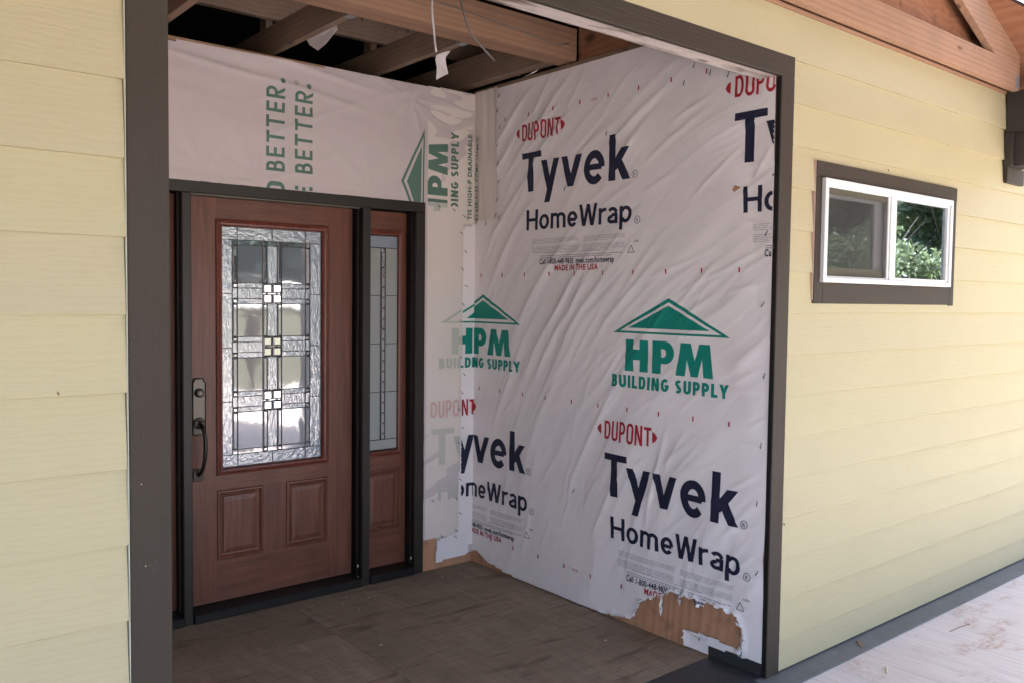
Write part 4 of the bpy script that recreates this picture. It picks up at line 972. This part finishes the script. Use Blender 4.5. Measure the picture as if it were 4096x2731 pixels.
# ================================================================== CEILING FRAMING
cb = box('ceiling_beam', M['lum_x'], None, -1.6, 1.688, 1.250, 1.388, 2.860, 3.025, .003); tag(cb, 'thick reddish wooden beam running across the open alcove ceiling with pencil marks', 'beam')
for i, x1 in enumerate((-.745, -.137, .463, 1.087)):
    lab = ['ceiling joist hidden above the left trim post', 'ceiling joist at the top left beside the trim post', 'ceiling joist above the big green letters with a white scrap hanging from it', 'ceiling joist behind the hanging white cable and scrap'][i]
    o = box('ceiling_joist', M['lum_y'], None, x1-.040, x1, 1.390, 3.4, 2.866, 3.005, .002); tag(o, lab, 'joist', 'joists over the alcove ceiling')
o = box('ceiling_joist', M['lum_y'], None, 1.60, 1.672, 1.391, 3.4, 2.868, 3.03, .002); tag(o, 'doubled ceiling joist lying along the top of the side wall', 'joist', 'joists over the alcove ceiling')
for x1 in (.463, 1.087):
    m = MB(); m.box(x1+.0005, x1+.0025, 1.392, 1.44, 2.862, 2.99).box(x1-.0425, x1-.0405, 1.392, 1.44, 2.862, 2.99).box(x1-.04, x1, 1.392, 1.44, 2.862, 2.865)
    tag(m.build('joist_hanger', M['steel']), 'grey steel hanger on the joist %s' % ('nearer the door' if x1 < 1 else 'nearer the side wall'), 'bracket', 'joist hangers on the ceiling beam')
# members up in the dark attic
att = thing('attic_framing', 'dim rafters, studs and webs seen up in the dark attic over the alcove', 'roof framing', (.4, 2, 2.9))
for x in (-.45, .15, .75, 1.35):
    MB().prism([(.2, 3.05), (6, 5.3), (6, 5.44), (.2, 3.19)], 'x', x, x+.038).build('rafter', M['lum_attic'], att)
for x, y in ((-.30, 2.55), (.02, 2.75), (.70, 2.9), (1.30, 2.7), (-.62, 2.9)):
    box('stud', M['lum_attic'], att, x, x+.04, y, y+.09, 2.86, 4.0, 0)
for y in (2.45, 3.05): box('web_member', M['lum_attic'], att, -3, 4, y, y+.04, 3.12 if y < 3 else 2.95, 3.25 if y < 3 else 3.08, 0)
box('blocking', M['lum_attic'], att, .2, 4, .60, .64, 2.98, 3.10, 0)
box('gable_panel', M['ply_y'], att, 1.70, 1.712, .11, 1.25, 2.86, 3.7, 0)
# scraps, cables
def scrap(name, label, pts, d):
    n = len(pts); cx = sum((Vector(p) for p in pts), Vector())/n
    m = MB(); m.v = [tuple(Vector(p)) for p in pts]+[tuple(cx+Vector(d))]; m.f = [(i, (i+1) % n, n) for i in range(n)]
    o = m.build(name, M['wrap']); md = o.modifiers.new('thickness', 'SOLIDIFY'); md.thickness = .0008; return tag(o, label, 'scrap', 'wrap scraps hanging from the ceiling framing')
scrap('wrap_scrap', 'folded white scrap of building wrap hanging from the joist left of the cables', [(.475, 1.927, 2.895), (.475, 1.851, 2.905), (.475, 1.765, 2.901), (.475, 1.598, 2.873), (.475, 1.594, 2.853), (.475, 1.704, 2.812), (.475, 1.788, 2.797), (.475, 1.875, 2.842)], (.02, 0, .01))
scrap('wrap_scrap', 'curled white scrap of building wrap hanging below the white cable end', [(1.133, 1.75, 2.869), (1.142, 1.75, 2.894), (1.194, 1.75, 2.919), (1.233, 1.75, 2.933), (1.197, 1.75, 2.908), (1.205, 1.75, 2.851), (1.218, 1.75, 2.808), (1.172, 1.75, 2.782), (1.14, 1.75, 2.762), (1.143, 1.75, 2.824)], (0, .015, 0))
scrap('wrap_scrap', 'tiny white scrap of building wrap lying on the side wall top plate', [(1.673, 1.66, 2.853), (1.673, 1.60, 2.860), (1.673, 1.53, 2.872), (1.673, 1.57, 2.858)], (-.004, 0, 0))
tag(MB().tube([(.705, 1.18, 3.5), (.705, 1.15, 2.95), (.703, 1.15, 2.889), (.706, 1.15, 2.851), (.715, 1.15, 2.794), (.72, 1.15, 2.743), (.728, 1.15, 2.705)], .0048, 8).build('cable', M['cable'], smooth=True), 'white electric cable hanging straight down from the ceiling', 'cable')
tag(MB().tube([(.86, 1.18, 3.5), (.858, 1.15, 2.963), (.871, 1.15, 2.926), (.889, 1.15, 2.877), (.915, 1.15, 2.828), (.962, 1.15, 2.791), (1.006, 1.15, 2.762), (1.06, 1.15, 2.726)], .0048, 8).build('cable', M['cable_g'], smooth=True), 'grey electric cable curving down from the ceiling beam', 'cable')
tag(MB().tube([(.05, 1.246, 3.0), (.5, 1.246, 2.975), (1.0, 1.246, 2.955), (1.3, 1.246, 2.935), (1.55, 1.246, 2.915), (1.62, 1.244, 2.935)], .0035, 6).build('cable', M['cable_g'], smooth=True), 'thin dark cable stapled along the face of the ceiling beam', 'cable')

# ================================================================== PORCH ROOF
SL = .445
def zroof(x): return 3.223-SL*(abs(x-.42)-2.973)
def truss(y, label):
    t = thing('roof_truss', label, 'truss', (.42, y, 2.86), 'porch roof trusses')
    y0, y1 = y, y+.038
    box('bottom_chord', M['lum_x'], t, -3.03, 3.868, y0, y1, 2.820, 2.965, .002)
    for s in (1, -1):
        X = lambda d: .42+s*d
        MB().prism([(X(0), zroof(.42)), (X(3.44), zroof(3.86)), (X(3.44), 2.9655), (X(3.11), 2.9655), (X(0), zroof(.42)-.202)], 'y', y0-.0005, y1+.0005).build('top_chord', M['lum_x'], t, .002)
        MB().prism([(X(.02), zroof(.42)-.25), (X(.10), zroof(.42)-.25), (X(1.32), 2.967), (X(1.22), 2.967)], 'y', y0, y1).build('web', M['lum_z'], t)
        MB().prism([(X(1.33), 2.967), (X(1.43), 2.967), (X(2.02), zroof(.42+2.0)-.22), (X(1.92), zroof(.42+1.9)-.22)], 'y', y0, y1).build('web', M['lum_z'], t)
        if s > 0: box('gusset_plate', M['steel'], t, X(3.40), X(3.445), y0-.0015, y0-.0002, 2.825, 2.90, 0)
    return t
truss(-.088, 'reddish wooden roof truss close above the cream siding')
for i in range(3): truss(-1.25-.58*i, 'porch roof truss out of view overhead, %s from the wall' % ['second', 'third', 'outermost'][i])
rs = thing('roof_sheathing', 'plywood sheathing of the porch roof with dark roofing on top', 'roof', (.42, -1.5, 3.2))
def slab(parent, name, m, xa, xb, y0, y1, dz, th):
    return MB().prism([(xa, zroof(xa)+dz), (xb, zroof(xb)+dz), (xb, zroof(xb)+dz+th), (xa, zroof(xa)+dz+th)], 'y', y0, y1).build(name, m, parent)
for y0, y1 in ((-2.70, -1.80), (-1.798, -1.23), (-1.228, -.72)):
    slab(rs, 'plywood_sheet', M['ply_y'], .421, 4.5, y0, y1, .001, .012); slab(rs, 'plywood_sheet', M['ply_y'], -3.66, .419, y0, y1, .001, .012)
slab(rs, 'plywood_sheet', M['ply_y'], -3.66, .419, -.718, 3, .001, .012); slab(rs, 'plywood_sheet', M['ply_y'], .421, 3.05, -.718, 3, .001, .012)
MB().add([(3.051, -.715, zroof(3.051)+.001), (3.12, .008, zroof(3.12)+.001), (4.24, -.68, zroof(4.24)+.001), (4.5, -.717, zroof(4.5)+.001), (4.5, 3, zroof(4.5)+.001), (3.051, 3, zroof(3.051)+.001)], [(0, 1, 5), (1, 2, 3, 4, 5)]).build('plywood_sheet', M['ply_y'], rs)
slab(rs, 'roofing', M['shingle'], -3.7, .4195, -2.72, 3, .016, .02); slab(rs, 'roofing', M['shingle'], .4205, 3.04, -2.72, 3, .016, .02); slab(rs, 'roofing', M['shingle'], 3.041, 4.52, -2.72, -.73, .016, .02)
MB().add([(3.051, -.715, zroof(3.051)+.02), (3.12, .008, zroof(3.12)+.02), (4.24, -.68, zroof(4.24)+.02), (4.5, -.717, zroof(4.5)+.02), (4.5, 3, zroof(4.5)+.02), (3.051, 3, zroof(3.051)+.02)], [(0, 1, 5), (1, 2, 3, 4, 5)]).build('roofing', M['shingle'], rs)
MB().prism([(-3.12, 2.863), (4.3, 2.863), (3.96, zroof(3.96)-.004), (.42, zroof(.42)-.004), (-3.12, zroof(-3.12)-.004)], 'y', .016, .03).build('wall_gable_panel', M['ply_y'], rs)
pb = thing('porch_beam', 'dark brown porch beam meeting the siding at the upper right with trim blocks under it', 'beam', (4.05, -1.6, 2.4))
box('beam', M['trim_y'], pb, 3.962, 4.14, -2.46, -.0005, 2.412, 2.842, .004)
box('cladding_board', M['trim_y'], pb, 3.932, 3.961, -2.46, -.0005, 2.606, 2.8415, .003)
box('cladding_board', M['trim_y'], pb, 3.924, 3.961, -.040, .0025, 2.412, 2.6045, .002)
box('bracket_block', M['trim_z'], pb, 3.928, 4.172, -.022, .0025, 2.318, 2.4105, .003)
pb2 = box('porch_beam', M['trim_x'], None, -3.4, 4.35, -2.60, -2.465, 2.41, 2.84, .004); tag(pb2, 'long dark porch beam at the outer edge of the roof, mirrored in the window', 'beam')
pb3 = box('porch_beam', M['trim_y'], None, -3.30, -3.12, -2.46, -.0005, 2.41, 2.842, .004); tag(pb3, 'dark porch beam at the far left end of the porch roof', 'beam')
for x, lab in ((4.05, 'dark square porch post at the outer right corner'), (-3.21, 'dark square porch post at the outer left corner')):
    p = box('porch_post', M['trim_z'], None, x-.07, x+.07, -2.60, -2.46, -.004, 2.4095, .004); tag(p, lab, 'post', 'porch posts')
dp = thing('deck_post', 'short dark deck edge post on a flat foot, mirrored in the door glass', 'post', (4.6, -7.9, 0))
box('post', M['trim_z'], dp, 4.53, 4.67, -7.97, -7.83, .02, 1.35, .004); box('foot', M['trim_x'], dp, 4.35, 4.85, -7.99, -7.81, -.003, .0195, .003)
# house roof and outer shell
hr = thing('house_roof', 'dark roof of the house behind the porch', 'roof', (1.5, 4.5, 3))
MB().prism([(-.22, 2.90-.11), (4.5, 4.92), (4.5, 4.99), (-.22, 2.97-.11)], 'x', 4.53, 9.2).build('roof_slope', M['shingle'], hr)
MB().prism([(.06, 2.93), (4.5, 4.92), (4.5, 4.99), (.06, 3.0)], 'x', -6, 4.529).build('roof_slope', M['shingle'], hr)
MB().prism([(9.5, 2.72), (4.501, 4.92), (4.501, 4.99), (9.5, 2.79)], 'x', -6, 9.2).build('roof_slope', M['shingle'], hr)
MB().box(-5.3, -5.2, 0.0, 9, -.5, 2.9).box(8.6, 8.7, 0, 9, -.5, 2.9).box(-5.3, 8.7, 9, 9.1, -.5, 2.9).prism([(.06, 2.9), (9, 2.9), (4.5, 4.9)], 'x', -5.3, -5.25).prism([(.0, 2.7), (9, 2.9), (4.5, 4.9)], 'x', 8.62, 8.7).build('outer_wall', M['siding'], hr)

# ================================================================== SMALL THINGS ON THE GROUND
m = MB(); m.add([(2.369, -.021, .004), (2.345, -.045, .012), (2.325, -.06, .007), (2.311, -.090, .004), (2.322, -.092, .005), (2.347, -.065, .009), (2.375, -.038, .006)], [(0, 1, 6), (1, 2, 5, 6), (2, 3, 4, 5)])
o = m.build('dry_leaf', M['twig']); md = o.modifiers.new('thickness', 'SOLIDIFY'); md.thickness = .004; tag(o, 'curled dry leaf on the black strip below the siding', 'leaf')
tag(MB().tube([(2.208, -.255, .0), (2.175, -.275, .001), (2.137, -.296, .0)], [.002, .0045, .002], 6).build('wood_splinter', M['splinter']), 'pale wood splinter lying on the plywood deck', 'splinter')
tag(MB().tube([(2.86, -.245, -.002), (2.95, -.25, -.001), (3.05, -.262, -.002)], .0018, 5).build('twig', M['twig']), 'thin dry twig on the deck by the black strip', 'twig')
for (x, z, lab) in ((1.772, .655, 'small moth resting on the siding by the right casing'), (2.577, 2.25, 'tiny bug on the siding above the window trim'), (-1.056, 1.392, 'tiny dark bug on the left siding')):
    MB_ = MB().tube([(x-.002, .0, z+.007), (x, -.002, z), (x+.002, .0, z-.007)], [.001, .003, .001], 6); tag(MB_.build('insect', M['twig']), lab, 'insect')

# ================================================================== TREES (seen mirrored in the glass)
def crown_mesh(seed, rx, rz, n, leaf, lumps):
    r = np.random.RandomState(seed); cs = r.normal(0, 1, (lumps, 3)); cs /= np.linalg.norm(cs, axis=1)[:, None]; cs *= (r.rand(lumps, 1)**.4)*[[rx*.75, rx*.75, rz*.75]]
    sz = .28+.3*r.rand(lumps); idx = r.randint(0, lumps, n); d = r.normal(0, 1, (n, 3)); d /= np.linalg.norm(d, axis=1)[:, None]
    P = cs[idx]+d*(sz[idx]*rx*.62)[:, None]*(r.rand(n, 1)**.35)
    a = r.normal(0, 1, (n, 3)); a /= np.linalg.norm(a, axis=1)[:, None]; b = np.cross(a, r.normal(0, 1, (n, 3))); b /= np.linalg.norm(b, axis=1)[:, None]
    s = leaf*(.6+.8*r.rand(n, 1)); V = np.stack([P-a*s, P-b*s*.5, P+a*s, P+b*s*.5], 1).reshape(-1, 3)
    me = bpy.data.meshes.new('crown'); me.from_pydata(V.tolist(), [], (np.arange(n*4).reshape(n, 4)).tolist()); me.materials.append(M['leaf']); return me
def trunk_mesh(seed, h, r0, rx):
    r = random.Random(seed); m = MB(); m.tube([(0, 0, -.1), (r.uniform(-.1, .1), r.uniform(-.1, .1), h*.5), (r.uniform(-.2, .2), 0, h)], [r0, r0*.7, r0*.35], 8)
    for i in range(7):
        z = h*r.uniform(.35, .95); a = r.uniform(0, 6.28); L = rx*r.uniform(.5, .95); m.tube([(0, 0, z), (math.cos(a)*L*.5, math.sin(a)*L*.5, z+L*.35), (math.cos(a)*L, math.sin(a)*L, z+L*.9)], [r0*.35, r0*.2, r0*.08], 6)
    me = bpy.data.meshes.new('trunk'); me.from_pydata(m.v, [], m.f); me.materials.append(M['bark']); return me
protos = []
for i, (rx, rz, h, n, leaf) in enumerate(((2.6, 2.1, 3.6, 9000, .13), (2.0, 2.6, 4.2, 8000, .11), (3.2, 1.8, 5.2, 5000, .12))):
    protos.append((crown_mesh(20+i, rx, rz, n, leaf, 26), trunk_mesh(40+i, h*1.05, .18, rx), h))
def tree(k, x, y, s, lab, rz=0):
    cm, tm, h = protos[k]; t = thing('leafy_tree', lab, 'tree', (x, y, -.55), 'trees beyond the lawn')
    for nm, me, z in (('crown', cm, h), ('trunk', tm, 0)):
        o = bpy.data.objects.new(nm, me); col.objects.link(o); o.parent = t; o.location = (0, 0, z)
    t.scale = (s,)*3; t.rotation_euler = (0, 0, rz)
kinds = ('round bushy', 'tall narrow', 'open spreading')
T_ = []
for i in range(13):
    az = math.radians(46+i*3.0+random.uniform(-1, 1)); d = random.uniform(17, 27)
    T_.append((i*7 % 3, 2.6+d*math.sin(az), -d*math.cos(az), random.uniform(.66, .98)*d/22))
for i in range(7):
    az = math.radians(48+i*5.2); d = random.uniform(30, 38); T_.append((i % 2, 2.6+d*math.sin(az), -d*math.cos(az), random.uniform(1.25, 1.6)))
for i, (k, x, y, s) in enumerate(T_):
    tree(k, x, y, s, '%s green tree of the row mirrored in the window glass' % kinds[k], i*1.3)
r_ = np.random.RandomState(5)
V = []; F = []
for i in range(36000):
    a = math.radians(r_.uniform(-50, 43)); d = r_.uniform(150, 175); top = 9.5+4.5*vnoise(np.array(a*14.), np.array(2.))+2*vnoise(np.array(a*60.), np.array(7.))
    p = np.array([d*math.sin(a), -d*math.cos(a), 1.6+top*r_.rand()]); q = r_.normal(0, .9, (3, 3)); n = len(V); V += [tuple(p+q[0]), tuple(p+q[1]), tuple(p+q[2])]; F.append((n, n+1, n+2))
gb = MB()
for k in range(12):
    a0, a1 = math.radians(-50+7.75*k), math.radians(-50+7.75*(k+1))
    gb.add([(100*math.sin(a0), -100*math.cos(a0), .3), (100*math.sin(a1), -100*math.cos(a1), .3), (125*math.sin(a1), -125*math.cos(a1), 3.3), (125*math.sin(a0), -125*math.cos(a0), 3.3)], [(0, 1, 2, 3)])
tag(gb.build('added_bright_bank', M['pale_bank']), kind='structure')  # added unseen slope, pale and sun-facing, for a bright band in the door glass
me = bpy.data.meshes.new('far_woods'); me.from_pydata(V, [], F); me.materials.append(M['far_leaf']); tag(link(bpy.data.objects.new('far_woods', me)), 'distant low line of woods across the lawn', 'woods', kind='stuff')
